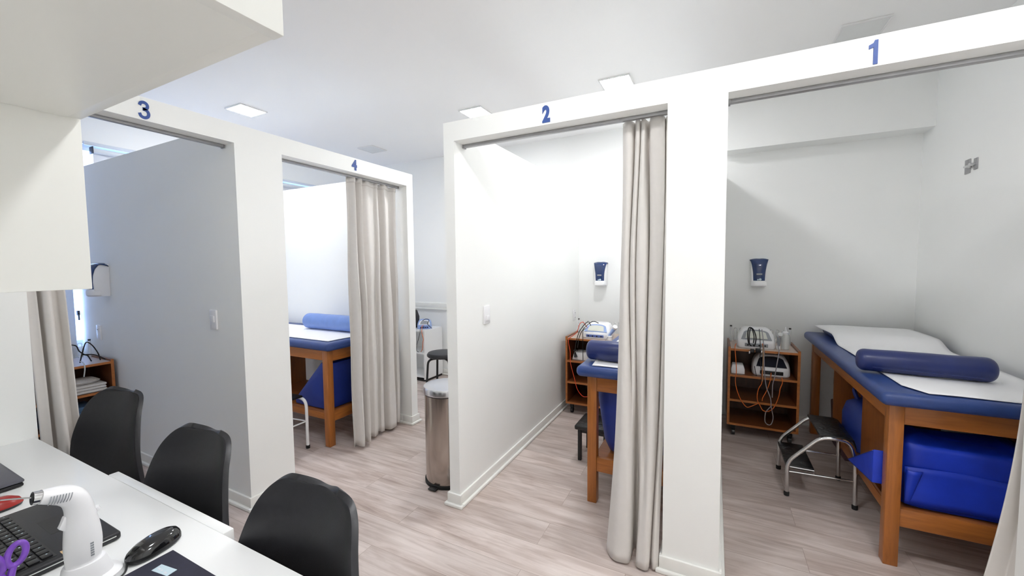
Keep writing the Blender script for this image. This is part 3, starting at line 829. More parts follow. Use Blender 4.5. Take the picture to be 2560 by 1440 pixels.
cable(U1, [(0.165, 3.79, 0.775), (0.155, 3.735, 0.755), (0.163, 3.722, 0.655), (0.168, 3.72, 0.557), (0.163, 3.72, 0.485), (0.173, 3.72, 0.415), (0.199, 3.72, 0.34), (0.234, 3.72, 0.285), (0.258, 3.72, 0.274), (0.3, 3.72, 0.298), (0.329, 3.72, 0.317)], 0.0032, M['orange'], label='hanging orange cable')
# ultrasound handpiece beside it
t = thing('ultrasound_handpiece', 'grey ultrasound handpiece on a cable beside the gel bottle in cubicle 1', 'handpiece', (0.462, 3.85, 0.742))
bm = bmesh.new(); tube(bm, [(0.468, 3.86, 0.762), (0.471, 3.85, 0.80), (0.470, 3.85, 0.85)], lambda s: 0.009+0.006*s, 12)
obj('grip', bm, M['grey_plastic'], t, world=True)
bm = bmesh.new(); tube(bm, [(0.470, 3.85, 0.85), (0.476, 3.83, 0.868)], 0.017, 14, smooth=False)
obj('head', bm, M['chrome'], t, world=True)
bm = bmesh.new(); lathe(bm, [(0.015, 0.7415), (0.015, 0.765), (0.012, 0.77)], 20, (0.468, 3.862)); obj('holder', bm, M['white_plastic'], t, world=True)
cable(t, [(0.455, 3.83, 0.80), (0.456, 3.74, 0.77), (0.457, 3.724, 0.739), (0.443, 3.72, 0.629), (0.433, 3.718, 0.546), (0.421, 3.716, 0.482), (0.42, 3.714, 0.379)], 0.0036, M['grey_cable'])
# gel bottle
t = thing('gel_bottle', 'translucent gel bottle with white nozzle on the cubicle 1 cart', 'bottle', (0.517, 3.88, 0.741))
bm = bmesh.new(); lathe(bm, [(0.024, 0.7415), (0.028, 0.746), (0.028, 0.85), (0.022, 0.865), (0.013, 0.87)], 28, (0.517, 3.88)); obj('body', bm, M['bottle'], t, world=True)
bm = bmesh.new(); lathe(bm, [(0.0225, 0.866), (0.0225, 0.88), (0.010, 0.886), (0.005, 0.905), (0.003, 0.922)], 24, (0.517, 3.88)); obj('nozzle_cap', bm, M['white_plastic'], t, world=True)
# second unit on the shelf of cart one
U1b = therapy_unit('white therapy machine with dark screen on the middle shelf of the cubicle 1 cart', (0.420, 3.80, 0.5245), 0, 0.265, 0.22, 0.160, M['white_plastic'], M['dark_screen'], M['dark_screen'], M['black'])
cable(U1b, [(0.416, 3.79, 0.557), (0.406, 3.735, 0.51), (0.382, 3.72, 0.429), (0.357, 3.715, 0.37), (0.352, 3.715, 0.341)], 0.0032, M['orange'])
cable(U1b, [(0.300, 3.79, 0.60), (0.305, 3.74, 0.56), (0.312, 3.735, 0.535)], 0.0025, M['black'])
t = thing('tissue_box', 'small white box at the left of the middle shelf of the cubicle 1 cart', 'box', (0.18, 3.84, 0.5245))
obj('body', prism(bmesh.new(), [(0.133, 0.5245), (0.232, 0.5245), (0.232, 0.565), (0.222, 0.592), (0.140, 0.592), (0.133, 0.565)], 'y', 3.79, 3.90, 0.003), M['paper'], t, world=True)
obj('lid', box(0.142, 0.220, 3.80, 3.89, 0.592, 0.598, 0.002), M['paper'], t, world=True)

# cubicle two
U2 = therapy_unit('white and blue therapy machine on the cubicle 2 cart', (-1.005, 3.71, 0.742), 0, 0.275, 0.25, 0.135, M['white_plastic'], M['light_blue_plastic'], M['pale_screen'], M['blue_panel'])
cable(U2, [(-1.08, 3.72, 0.84), (-1.094, 3.68, 0.883), (-1.11, 3.66, 0.902), (-1.134, 3.65, 0.881), (-1.158, 3.645, 0.809), (-1.199, 3.642, 0.768), (-1.232, 3.636, 0.742), (-1.237, 3.63, 0.699), (-1.22, 3.628, 0.613), (-1.217, 3.628, 0.507), (-1.18, 3.628, 0.369), (-1.149, 3.628, 0.261), (-1.098, 3.628, 0.202), (-1.052, 3.628, 0.203)], 0.0032, M['red_cable'], label='red orange cable')
cable(U2, [(-1.175, 3.636, 0.625), (-1.158, 3.636, 0.737), (-1.126, 3.64, 0.826), (-1.078, 3.66, 0.892), (-1.058, 3.69, 0.901), (-1.050, 3.73, 0.862)], 0.0036, M['black'])
cable(U2, [(-1.15, 3.636, 0.659), (-1.134, 3.636, 0.755), (-1.102, 3.64, 0.828), (-1.038, 3.66, 0.898), (-1.007, 3.70, 0.908), (-0.985, 3.76, 0.885)], 0.0036, M['black'])
cable(U2, [(-1.086, 3.70, 0.837), (-1.098, 3.64, 0.815), (-1.097, 3.632, 0.70), (-1.095, 3.632, 0.545)], 0.0032, M['black'])
t = thing('ultrasound_handpiece', 'light blue ultrasound handpiece at the right of the cubicle 2 machine', 'handpiece', (-0.84, 3.74, 0.742))
bm = bmesh.new(); tube(bm, [(-0.875, 3.71, 0.772), (-0.85, 3.72, 0.81), (-0.825, 3.73, 0.85)], lambda s: 0.010+0.010*s, 12); obj('grip', bm, M['light_blue_plastic'], t, world=True)
bm = bmesh.new(); tube(bm, [(-0.825, 3.73, 0.85), (-0.815, 3.715, 0.868)], 0.022, 14, smooth=False); obj('head', bm, M['white_plastic'], t, world=True)
bm = bmesh.new(); lathe(bm, [(0.026, 0.7415), (0.024, 0.775), (0.018, 0.78)], 20, (-0.865, 3.716)); obj('holder', bm, M['white_plastic'], t, world=True)
cable(t, [(-0.877, 3.70, 0.775), (-0.885, 3.65, 0.75), (-0.895, 3.635, 0.71), (-0.90, 3.632, 0.66)], 0.003, M['grey_cable'])
U2b = thing('power_box', 'white box with a black plug on the upper shelf of the cubicle 2 cart', 'box', (-1.13, 3.76, 0.5245))
obj('body', prism(bmesh.new(), [(-1.225, 0.5245), (-1.06, 0.5245), (-1.075, 0.60), (-1.205, 0.60)], 'y', 3.70, 3.84, 0.006), M['white_plastic'], U2b, world=True)
bm = bmesh.new(); tube(bm, [(-1.205, 3.69, 0.618), (-1.165, 3.69, 0.622)], 0.008, 10, smooth=False); tube(bm, [(-1.195, 3.69, 0.60), (-1.19, 3.692, 0.575), (-1.185, 3.692, 0.555)], lambda s: 0.008+0.010*s, 10)
obj('plug', bm, M['black'], U2b, world=True)

# cubicle three cart: cables, towels, cloths
t = thing('cable_bundle', 'tangle of black cables on top of the cubicle 3 cart', 'cable', (-4.22, 1.24, 0.742))
for pts in ([(-4.22, 1.10, 0.90), (-4.22, 1.17, 0.883), (-4.22, 1.189, 0.838), (-4.22, 1.214, 0.807), (-4.22, 1.234, 0.791), (-4.22, 1.251, 0.747)],
            [(-4.22, 1.189, 0.748), (-4.22, 1.207, 0.827), (-4.22, 1.229, 0.895), (-4.22, 1.26, 0.87), (-4.22, 1.29, 0.803), (-4.22, 1.301, 0.746)],
            [(-4.22, 1.20, 0.806), (-4.22, 1.254, 0.799), (-4.215, 1.289, 0.78), (-4.21, 1.325, 0.748)]):
    cable(t, pts, 0.004, M['black'])
cable(t, [(-4.18, 1.181, 0.765), (-4.125, 1.181, 0.757), (-4.113, 1.182, 0.716), (-4.11, 1.173, 0.659)], 0.004, M['bottle'], label='pale tube hanging over the edge')
def towel(label, x0, x1, y0, y1, z0, z1, m, grp, n=3):
    bm = bmesh.new(); h = (z1-z0)/n
    for i in range(n):
        bx(bm, x0+0.004*i, x1-0.003*((i*7) % 3), y0+0.004*((i*5) % 3), y1-0.004*((i*3) % 2), z0+h*i, z0+h*(i+1)-0.001, min(h*0.45, 0.012), 3)
    return tag(obj('folded_towel', bm, m, angle=50), label, 'towel', grp)
towel('folded white towels on the middle shelf of the cubicle 3 cart', -4.36, -4.13, 1.0, 1.305, 0.525, 0.587, M['towel'], 'folded towels on the cubicle 3 cart')
bm = bmesh.new(); loft(bm, [(0.5885, -4.24, 1.20, 0.07, 0.075, 3), (0.605, -4.24, 1.20, 0.085, 0.09, 3), (0.624, -4.24, 1.19, 0.06, 0.07, 2.5)], 24)
tag(obj('crumpled_cloth', bm, M['towel'], angle=50), 'crumpled pale cloth on top of the white towels in cubicle 3', 'cloth')
towel('dull blue folded cloth on the lower shelf of the cubicle 3 cart', -4.36, -4.14, 0.96, 1.24, 0.319, 0.43, M['blue_cloth'], 'folded towels on the cubicle 3 cart')
bm = bmesh.new(); loft(bm, [(0.117, -4.25, 1.17, 0.11, 0.14, 3), (0.17, -4.25, 1.18, 0.115, 0.145, 3), (0.23, -4.26, 1.17, 0.09, 0.11, 2.5), (0.26, -4.26, 1.16, 0.05, 0.06, 2)], 24)
tag(obj('crumpled_towel', bm, M['towel'], angle=50), 'crumpled white towel on the bottom of the cubicle 3 cart', 'towel')

# ------------------------------------------------------------------ soap dispensers
def dispenser():
    t = thing('soap_dispenser', 'navy and white soap dispenser on the back wall of cubicle 1', 'soap dispenser', (0.350, YB, 1.228), 0, 'wall soap dispensers')
    prof = [(0, 0.0), (0, 0.25), (-0.035, 0.248), (-0.062, 0.235), (-0.082, 0.205), (-0.092, 0.16), (-0.094, 0.11), (-0.09, 0.045), (-0.06, 0.02), (-0.05, 0.0)]
    bm = bmesh.new(); prism(bm, prof, 'x', -0.058, 0.058, 0.004, 2)
    obj('housing', bm, M['white_plastic'], t)
    arc = [(-0.020, 0.2535), (-0.052, 0.253), (-0.078, 0.242), (-0.098, 0.212), (-0.107, 0.165), (-0.108, 0.115), (-0.102, 0.045)]
    arc = [Vector((0, a, b)) for a, b in arc]; arc = catmull(arc, 5)
    n = len(arc); bm = bmesh.new()
    def cov(u, v):
        f = v*(n-1); i = min(int(f), n-2); p = arc[i].lerp(arc[i+1], f-i)
        w = (0.074-0.030*smooth01((v-0.10)/0.75)+0.003*sin(pi*v))*(1-0.20*max(0, 1-v*4.5)**2)
        x = (2*u-1)*w
        q = abs(2*u-1)
        # notch in the middle of the top edge and rounded shoulders
        drop = 0.026*q**4*(1-min(1, v*3)) + 0.008*math.exp(-(x/0.012)**2)*(1-min(1, v*5))
        return (x, p.y+0.016*q**3, p.z-drop)
    grid(bm, cov, 18, 24)
    c = obj('cover', bm, M['disp_blue'], t, angle=60, solid=0.005, label='translucent navy cover')
    obj('label_strip', box(-0.022, 0.022, -0.1135, -0.1115, 0.108, 0.122, 0.0005), M['grey_plastic'], c)
    bm = bmesh.new(); bx(bm, -0.016, -0.002, -0.112, -0.110, 0.060, 0.070); tube(bm, [(0.008, -0.112, 0.068), (0.008, -0.108, 0.068)], 0.010, 14, smooth=False)
    obj('emblem', bm, M['sticker'], c)
    bm = bmesh.new()
    loft(bm, [(0.0, 0, -0.072, 0.050, 0.034, 2.6), (0.012, 0, -0.074, 0.060, 0.042, 2.6), (0.040, 0, -0.074, 0.060, 0.042, 2.6), (0.056, 0, -0.072, 0.048, 0.036, 2.4), (0.060, 0, -0.070, 0.03, 0.025, 2.2)], 32)
    obj('push_lever', bm, M['white_plastic'], t)
    return t
D1 = dispenser()
dup(D1, (-1.085, YB, 1.214), 0, 'navy and white soap dispenser on the back wall of cubicle 2')
dup(D1, (-4.215, 1.367, 1.238), 0, 'soap dispenser seen from the side on the grey divider of cubicle 3')

# ------------------------------------------------------------------ switches, outlets, wall clip
def wall_plate(name, label, cat, loc, rotz, rockers, group):
    t = thing(name, label, cat, loc, rotz, group)
    obj('plate', box(-0.036, 0.036, -0.011, 0, -0.06, 0.06, 0.004), M['white_plastic'], t)
    for (z, h, kind) in rockers:
        if kind == 'rocker':
            obj('rocker', box(-0.020, 0.020, -0.017, -0.010, z-h/2, z+h/2, 0.003), M['white_plastic'], t)
        else:
            s = obj('socket', box(-0.020, 0.020, -0.0135, -0.010, z-h/2, z+h/2, 0.002), M['white_plastic'], t)
            bm = bmesh.new()
            for x in (-0.009, 0, 0.009): tube(bm, [(x, -0.0145, z), (x, -0.012, z)], 0.0025, 8, smooth=False)
            obj('pin_hole', bm, M['black'], s)
    return t
wall_plate('light_switch', 'white light switch on the left wall inside cubicle 2', 'light switch', (-1.342, 2.272, 1.122), pi/2, [(-0.022, 0.034, 'rocker')], 'light switches')
wall_plate('light_switch', 'white light switch on the grey divider of cubicle 3', 'light switch', (-2.74, 1.367, 1.130), 0, [(0.005, 0.04, 'rocker')], 'light switches')
wall_plate('power_outlet', 'white power outlet above the cubicle 2 cart', 'outlet', (-1.342, 4.115, 0.905), pi/2, [(0.025, 0.034, 'socket'), (-0.025, 0.034, 'socket')], 'power outlets')
wall_plate('power_outlet', 'white power outlet on the divider above the cubicle 3 cart', 'outlet', (-4.405, 1.367, 0.938), 0, [(0.025, 0.034, 'socket')], 'power outlets')
t = thing('wall_bracket', 'small metal bracket high on the right wall of cubicle 1', 'bracket', (XR, 3.59, 2.043))
bm = bmesh.new(); bx(bm, -0.006, 0, 0.01, 0.07, -0.045, 0.045, 0.002); bx(bm, -0.006, 0, -0.07, -0.03, -0.035, 0.035, 0.002)
obj('plate', bm, M['rail'], t)
bm = bmesh.new(); tube(bm, [(-0.012, -0.06, 0.0), (-0.02, -0.01, -0.005), (-0.012, 0.05, 0.0)], 0.008, 10); bx(bm, -0.02, -0.005, -0.02, 0.0, -0.018, 0.012, 0.003)
obj('hook', bm, M['chrome'], t)

# ------------------------------------------------------------------ stools
def step_stool(loc, label, metal, tread, feet, hi=0.40, lo=0.195, x=(0.0, 0.165, 0.30, 0.328), w=0.36, r=0.0115):
    t = thing('step_stool', label, 'step stool', loc, 0, 'two-step stools')
    for y in (0, w):
        bm = bmesh.new()
        bent(bm, [(x[0], y, 0.012), (x[0], y, lo+0.02), (x[1], y, hi), (x[2], y, hi), (x[3], y, hi-0.09), (x[3]+0.005, y, 0.012)], r, 0.05, 12)
        f = obj('side_frame', bm, metal, t)
        for xx in (x[0], x[3]+0.005):
            b2 = bmesh.new(); lathe(b2, [(r+0.003, 0.0), (r+0.004, 0.02), (r+0.001, 0.026)], 14, (xx, y)); obj('rubber_foot', b2, M['rubber'], f)
        b2 = bmesh.new(); tube(b2, [(x[0], y, 0.155), (x[3], y, 0.165)], 0.006, 8, smooth=False); obj('stretcher', b2, metal, t)
    def plate(name, pts):
        obj(name, prism(bmesh.new(), pts, 'y', 0.0, w, 0.003), tread, t)
    plate('upper_tread', [(x[1]-0.01, hi+0.002), (x[1]-0.01, hi+0.016), (x[2]-0.005, hi+0.016), (x[2]+0.02, hi+0.006), (x[3]+0.006, hi-0.045), (x[3]+0.0, hi-0.045), (x[2]+0.012, hi-0.002)])
    plate('lower_tread', [(x[0]-0.008, lo-0.02), (x[0]-0.008, lo+0.002), (x[1]-0.03, lo+0.002), (x[1]-0.03, lo-0.02)])
    b2 = bmesh.new()
    for yy in (0.0, w):
        tube(b2, [(x[0], yy, lo-0.01), (x[1]-0.03, yy, lo-0.01), (x[1]-0.03, yy, 0.162)], 0.0045, 8, smooth=False)
    obj('tread_bracket', b2, metal, t)
    return t
step_stool((0.420, 2.93, 0), 'chrome two-step stool with black treads beside the cubicle 1 table', M['chrome'], M['tread'], None)
# white tube stool beside table four
t = thing('step_stool', 'white tubular step stool at the left of the cubicle 4 table', 'step stool', (-3.20, 1.95, 0))
M['white_metal'] = mat('white_enamel_metal', (234, 234, 234), 0.35, var=0.02, scale=20)
for y in (1.74, 2.06):
    bm = bmesh.new(); bent(bm, [(-2.885, y, 0.012), (-2.885, y, 0.39), (-3.06, y, 0.41), (-3.26, y, 0.23), (-3.26, y, 0.012)], 0.012, 0.06, 10)
    f = obj('side_frame', bm, M['white_metal'], t, world=True)
    for xx in (-2.885, -3.26):
        b2 = bmesh.new(); lathe(b2, [(0.015, 0.0), (0.016, 0.022), (0.013, 0.026)], 14, (xx, y)); obj('rubber_foot', b2, M['rubber'], f, world=True)
    b2 = bmesh.new(); tube(b2, [(-2.885, y, 0.22), (-3.26, y, 0.20)], 0.006, 8, smooth=False); obj('stretcher', b2, M['white_metal'], t, world=True)
bm = bmesh.new(); tube(bm, [(-2.885, 1.74, 0.22), (-2.885, 2.06, 0.22)], 0.006, 8, smooth=False); obj('stretcher', bm, M['white_metal'], t, world=True)
obj('upper_tread', box(-3.07, -2.91, 1.75, 2.05, 0.412, 0.428, 0.004), M['tread'], t, world=True)
obj('lower_tread', box(-3.26, -3.12, 1.75, 2.05, 0.20, 0.216, 0.004), M['tread'], t, world=True)
# black step stool by table two
t = thing('step_stool', 'low black padded stool behind the leg of the cubicle 2 table', 'step stool', (-0.78, 2.9, 0))
obj('padded_tread', box(-0.905, -0.655, 2.78, 3.06, 0.235, 0.268, 0.010, 3), M['tread'], t, world=True)
for x in (-0.885, -0.695):
    for y in (2.80, 3.02):
        obj('leg', box(x, x+0.026, y, y+0.026, 0, 0.24, 0.002), M['black'], t, world=True)
bm = bmesh.new(); bx(bm, -0.88, -0.68, 2.806, 2.82, 0.21, 0.235); bx(bm, -0.88, -0.68, 3.026, 3.04, 0.21, 0.235); obj('frame_bar', bm, M['black'], t, world=True)
# round black stool in the aisle corner
t = thing('round_stool', 'black round padded stool with tube legs behind the steel bin', 'stool', (-2.735, 3.66, 0))
bm = bmesh.new(); lathe(bm, [(0.14, 0.415), (0.165, 0.42), (0.178, 0.435), (0.178, 0.45), (0.165, 0.468), (0.12, 0.476), (0.0005, 0.478)], 40, (-2.735, 3.66))
obj('seat', bm, M['black_shell'], t, world=True)
for k in range(4):
    a = radians(58+90*k); c, s = cos(a), sin(a)
    bm = bmesh.new(); bent(bm, [(-2.735+0.05*c, 3.66+0.05*s, 0.404), (-2.735+0.175*c, 3.66+0.175*s, 0.404), (-2.735+0.205*c, 3.66+0.205*s, 0.0)], 0.0125, 0.09, 10)
    obj('leg', bm, M['black'], t, world=True)

# ------------------------------------------------------------------ steel bin
t = thing('waste_bin', 'tall stainless steel pedal bin against the end of the aisle divider', 'bin', (-1.60, 2.18, 0))
bm = bmesh.new(); lathe(bm, [(0.150, 0.022), (0.150, 0.598)], 56); obj('body', bm, M['steel'], t, angle=30)
bm = bmesh.new(); lathe(bm, [(0.152, 0), (0.157, 0.004), (0.157, 0.022), (0.150, 0.026)], 56); obj('base_ring', bm, M['rubber'], t)
bm = bmesh.new(); lathe(bm, [(0.1515, 0.598), (0.1515, 0.606)], 56); obj('gasket', bm, M['black'], t)
bm = bmesh.new(); lathe(bm, [(0.156, 0.606), (0.159, 0.610), (0.159, 0.640), (0.154, 0.650), (0.10, 0.660), (0.0005, 0.664)], 56); obj('lid', bm, M['steel_lid'], t, angle=30)
bm = bmesh.new(); bx(bm, -0.03, 0.03, -0.19, -0.15, 0.006, 0.016, 0.004); obj('pedal', bm, M['black'], t)

# ------------------------------------------------------------------ white shelf in the aisle corner
t = thing('open_shelf', 'low white open shelf in the aisle corner behind cubicle 4', 'shelf', (-3.45, 4.1, 0))
for x in (-3.70, -3.208):
    obj('side_panel', box(x, x+0.018, 3.90, YB-0.03, 0.03, 0.628), M['laminate'], t, world=True)
obj('top', box(-3.70, -3.19, 3.90, YB-0.03, 0.628, 0.646), M['laminate'], t, world=True)
for z in (0.05, 0.345): obj('shelf', box(-3.682, -3.208, 3.905, YB-0.03, z, z+0.016), M['laminate'], t, world=True)
obj('back_panel', box(-3.682, -3.208, YB-0.04, YB-0.032, 0.066, 0.628), M['laminate'], t, world=True)
obj('plinth', box(-3.69, -3.20, 3.93, YB-0.035, 0, 0.03), M['black'], t, world=True)
U4 = therapy_unit('blue and white therapy machine on the low white shelf in the aisle', (-3.27, 4.00, 0.646), radians(35), 0.18, 0.15, 0.115, M['light_blue_plastic'], M['white_plastic'], M['grey_plastic'], M['blue_panel'])
cable(U4, [(-3.26, 3.97, 0.70), (-3.225, 3.90, 0.70), (-3.211, 3.882, 0.665), (-3.213, 3.88, 0.623), (-3.191, 3.88, 0.548), (-3.20, 3.88, 0.497), (-3.21, 3.882, 0.42), (-3.24, 3.89, 0.38)], 0.004, M['orange'], label='orange cable')
cable(U4, [(-3.25, 3.97, 0.69), (-3.24, 3.89, 0.67), (-3.242, 3.882, 0.621), (-3.268, 3.882, 0.542), (-3.299, 3.885, 0.463), (-3.306, 3.89, 0.386), (-3.278, 3.90, 0.372)], 0.0032, M['black'])
cable(U4, [(-3.29, 3.99, 0.75), (-3.26, 4.02, 0.772), (-3.21, 4.02, 0.762), (-3.20, 3.98, 0.72), (-3.18, 3.99, 0.69), (-3.15, 4.0, 0.662)], 0.004, M['black'])
bm = bmesh.new(); prism(bm, [(-0.12, 0.0), (0.10, 0.0), (0.13, 0.06), (0.135, 0.15), (0.10, 0.23), (0.0, 0.25), (-0.12, 0.24)], 'y', 0, 0.05, 0.012, 3)
o = tag(obj('dark_case', bm, M['black_shell']), 'dark rounded case on the low white shelf, mostly hidden by the doorway post', 'case'); o.location = (-3.53, 4.02, 0.6465)

# ------------------------------------------------------------------ wall cabinets over the desk
YC = 0.283
t = thing('wall_cabinet', 'white wall cabinet hanging low at the far left over the desk', 'cabinet', (-1.72, 0.08, 1.414))
obj('side_panel', box(-1.006, -0.988, YN+0.002, YC+0.018, 1.414, 2.50, 0.001), M['cab'], t, world=True)
obj('bottom', box(-2.43, -1.006, YN+0.002, YC-0.002, 1.414, 1.432), M['cab'], t, world=True)
obj('side_panel', box(-2.446, -2.43, YN+0.002, YC-0.002, 1.414, 2.50), M['cab'], t, world=True)
obj('top', box(-2.43, -1.006, YN+0.002, YC-0.002, 2.482, 2.50), M['cab'], t, world=True)
for a, b in ((-2.444, -1.73), (-1.726, -1.008)):
    d = obj('door', box(a, b, YC-0.001, YC+0.017, 1.418, 2.496, 0.001), M['cab'], t, world=True)
    obj('knob', box(b-0.05 if a < -2 else a+0.03, b-0.03 if a < -2 else a+0.05, YC+0.017, YC+0.03, 1.45, 1.52, 0.003), M['chrome'], d, world=True)
t = thing('wall_cabinet', 'white wall cabinet mounted higher, with its grey underside facing the viewer', 'cabinet', (-0.72, 0.08, 1.707))
obj('bottom', box(-0.987, -0.452, YN+0.002, YC, 1.707, 1.725), M['cab'], t, world=True)
obj('side_panel', box(-0.452, -0.434, YN+0.002, YC+0.018, 1.7065, 2.50, 0.001), M['cab'], t, world=True)
bm = bmesh.new(); tube(bm, [(-0.4345, 0.255, 1.79), (-0.4325, 0.255, 1.79)], 0.008, 14, smooth=False)
obj('screw_cap', bm, M['white_plastic'], t, world=True)
obj('top', box(-0.987, -0.452, YN+0.002, YC, 2.482, 2.50), M['cab'], t, world=True)
d = obj('door', box(-0.986, -0.454, YC, YC+0.018, 1.708, 2.498, 0.001), M['cab'], t, world=True)
obj('knob', box(-0.50, -0.48, YC+0.018, YC+0.03, 1.74, 1.81, 0.003), M['chrome'], d, world=True)

# ------------------------------------------------------------------ desk
t = thing('desk', 'long white desk below the wall cabinets', 'desk', (-1.5, 0.2, 0))
obj('desktop', box(-2.446, -0.55, YN+0.002, 0.547, 0.738, 0.77, 0.002), M['laminate'], t, world=True)
for x, zt in ((-2.44, 0.738), (-1.182, 0.612), (-0.57, 0.738)):
    obj('side_panel', box(x, x+0.018, YN+0.01, 0.50, 0, zt), M['laminate'], t, world=True)
obj('back_panel', box(-2.42, -0.57, YN+0.004, YN+0.02, 0.35, 0.738), M['laminate'], t, world=True)
d = obj('drawer', box(-1.81, -1.105, 0.10, 0.552, 0.615, 0.73), M['laminate'], t, world=True)
obj('drawer_front', box(-1.782, -1.113, 0.5485, 0.575, 0.60, 0.7685, 0.003), M['laminate'], d, world=True)

# ------------------------------------------------------------------ chairs
PROF = []
def shell_point(u, v):
    """u across -1..1, v from seat front to top of back"""
    prof = [(-0.20, 0.425, 0.185), (-0.17, 0.448, 0.205), (-0.05, 0.452, 0.206), (0.08, 0.45, 0.216), (0.145, 0.465, 0.23), (0.185, 0.51, 0.232), (0.205, 0.585, 0.232), (0.222, 0.67, 0.218), (0.238, 0.75, 0.196), (0.250, 0.81, 0.174), (0.258, 0.845, 0.155), (0.263, 0.868, 0.132), (0.265, 0.880, 0.105), (0.266, 0.885, 0.070)]
    if not PROF: PROF.extend(catmull(prof, 8))
    f = v*(len(PROF)-1); i = min(int(f), len(PROF)-2); k = f-i
    y, z, hw = PROF[i].lerp(PROF[i+1], k)
    b = smooth01((v-0.28)/0.3)
    y2 = y-b*(0.058-0.034*smooth01((v-0.6)/0.35))*abs(u)**2.2
    z2 = z+(1-b)*0.028*abs(u)**2.4*(0.2+0.8*smooth01(v*8)) - b*0.014*(1-u*u)*smooth01((v-0.62)/0.3)
    return (u*hw, y2, z2)
def chair(loc, rotz, label):
    t = thing('shell_chair', label, 'chair', loc, rotz, 'black shell chairs along the desk')
    NS = 0.36
    bm = grid(bmesh.new(), lambda a, v: shell_point(2*a-1, NS+(1-NS)*v), 30, 44)
    back = obj('backrest', bm, M['black_shell'], t, angle=75)
    md = back.modifiers.new('thickness', 'SOLIDIFY'); md.thickness = 0.014; md.offset = 0; bv = back.modifiers.new('edge', 'BEVEL'); bv.width = 0.005; bv.segments = 3; bv.limit_method = 'ANGLE'; bv.angle_limit = radians(60)
    bm = grid(bmesh.new(), lambda a, v: shell_point(2*a-1, NS*v), 26, 20)
    obj('seat', bm, M['black_shell'], t, angle=75, solid=0.014)
    bm = bmesh.new(); loft(bm, [(0.455, 0, -0.03, 0.16, 0.14, 4), (0.465, 0, -0.03, 0.175, 0.155, 4), (0.482, 0, -0.03, 0.172, 0.152, 4), (0.490, 0, -0.03, 0.15, 0.13, 4)], 32)
    obj('seat_cushion', bm, M['black_shell'], t)
    for sx in (-1, 1):
        for y0, y1 in ((-0.10, -0.19), (0.09, 0.19)):
            bm = bmesh.new(); tube(bm, [(sx*0.11, y0, 0.435), (sx*0.19, y1, 0.0)], lambda s: 0.016-0.006*s, 10, smooth=True, sub=4)
            obj('leg', bm, M['black'], t)
    bm = bmesh.new(); bx(bm, -0.12, 0.12, -0.12, -0.09, 0.42, 0.44, 0.003); bx(bm, -0.12, 0.12, 0.08, 0.11, 0.42, 0.44, 0.003); bx(bm, -0.012, 0.012, -0.1, 0.1, 0.415, 0.435, 0.003)
    obj('seat_frame', bm, M['black'], t)
    return t
CH = chair((-0.850, 0.366, 0), radians(-2), 'black shell chair nearest the viewer, beside the mouse and mouse pad')
CH2 = dup(CH, (-1.455, 0.433, 0), radians(2), 'black shell chair behind the open drawer front, middle one of three')
CH3 = dup(CH, (-2.238, 0.514, 0), radians(7), 'black shell chair at the far end of the desk beside the taupe curtain')
for c in (CH, CH2, CH3): c.scale = (1.05, 1.05, 1.05)

# ------------------------------------------------------------------ things on the desk
# open laptop: keyboard half in view, screen towards the wall
LX0, LX1, LY0, LY1, LZ = -1.69, -1.322, 0.19, 0.424, 0.770
t = thing('laptop', 'open black laptop with dark keyboard on the desk', 'laptop', (-1.5, 0.3, LZ))
obj('base', box(LX0, LX1, LY0, LY1, LZ+0.002, LZ+0.022, 0.006, 3), M['laptop'], t, world=True)
kb = obj('keyboard_bed', box(LX0+0.018, LX1-0.018, LY0+0.02, LY0+0.128, LZ+0.0215, LZ+0.0228), M['black'], t, world=True)
rk = random.Random(3)
for r in range(5):
    for c in range(14):
        x = LX0+0.021+c*0.0233+0.003*(r % 2); y = LY0+0.023+r*0.0208
        k = obj('key', box(x, x+0.0195, y, y+0.0175, LZ+0.0228, LZ+0.0262, 0.0012), M['key'], kb, world=True)
bm = bmesh.new()
for r in range(5):
    for c in range(14):
        if rk.random() < 0.6:
            x = LX0+0.021+c*0.0233+0.003*(r % 2)+0.004; y = LY0+0.023+r*0.0208+0.009
            bx(bm, x, x+0.002+0.002*rk.random(), y, y+0.0028, LZ+0.0262, LZ+0.0264)
obj('key_legends', bm, M['sticker'], kb, world=True, label='pale printing on the keys')
obj('sticker', box(LX1-0.03, LX1-0.012, LY0+0.135, LY0+0.150, LZ+0.022, LZ+0.0226), M['cork'], t, world=True, label='small beige sticker')
tp = obj('touchpad', box(-1.56, -1.46, LY1-0.085, LY1-0.022, LZ+0.0215, LZ+0.0224), M['black'], t, world=True)
obj('trim_line', box(LX1-0.0005, LX1+0.0008, LY0+0.006, LY1-0.01, LZ+0.012, LZ+0.0145), M['chrome'], t, world=True)
lid = obj('screen_lid', xform(box(LX0, LX1, -0.006, 0.0, 0, 0.225, 0.003), Matrix.Translation((0, LY0, LZ+0.024)) @ Matrix.Rotation(radians(18), 4, 'X')), M['laptop'], t, world=True)
obj('display', xform(box(LX0+0.012, LX1-0.012, -0.0002, 0.0008, 0.012, 0.215), Matrix.Translation((0, LY0, LZ+0.024)) @ Matrix.Rotation(radians(18), 4, 'X')), M['dark_screen'], lid, world=True)
# closed grey laptop at the far left
t = thing('laptop', 'closed dark grey laptop at the left edge of the desk', 'laptop', (-2.1, 0.3, LZ))
obj('base', box(-2.27, -1.925, 0.16, 0.400, LZ+0.002, LZ+0.013, 0.004), M['black'], t, world=True)
obj('lid', box(-2.27, -1.925, 0.16, 0.402, LZ+0.014, LZ+0.024, 0.004), M['laptop_grey'], t, world=True)
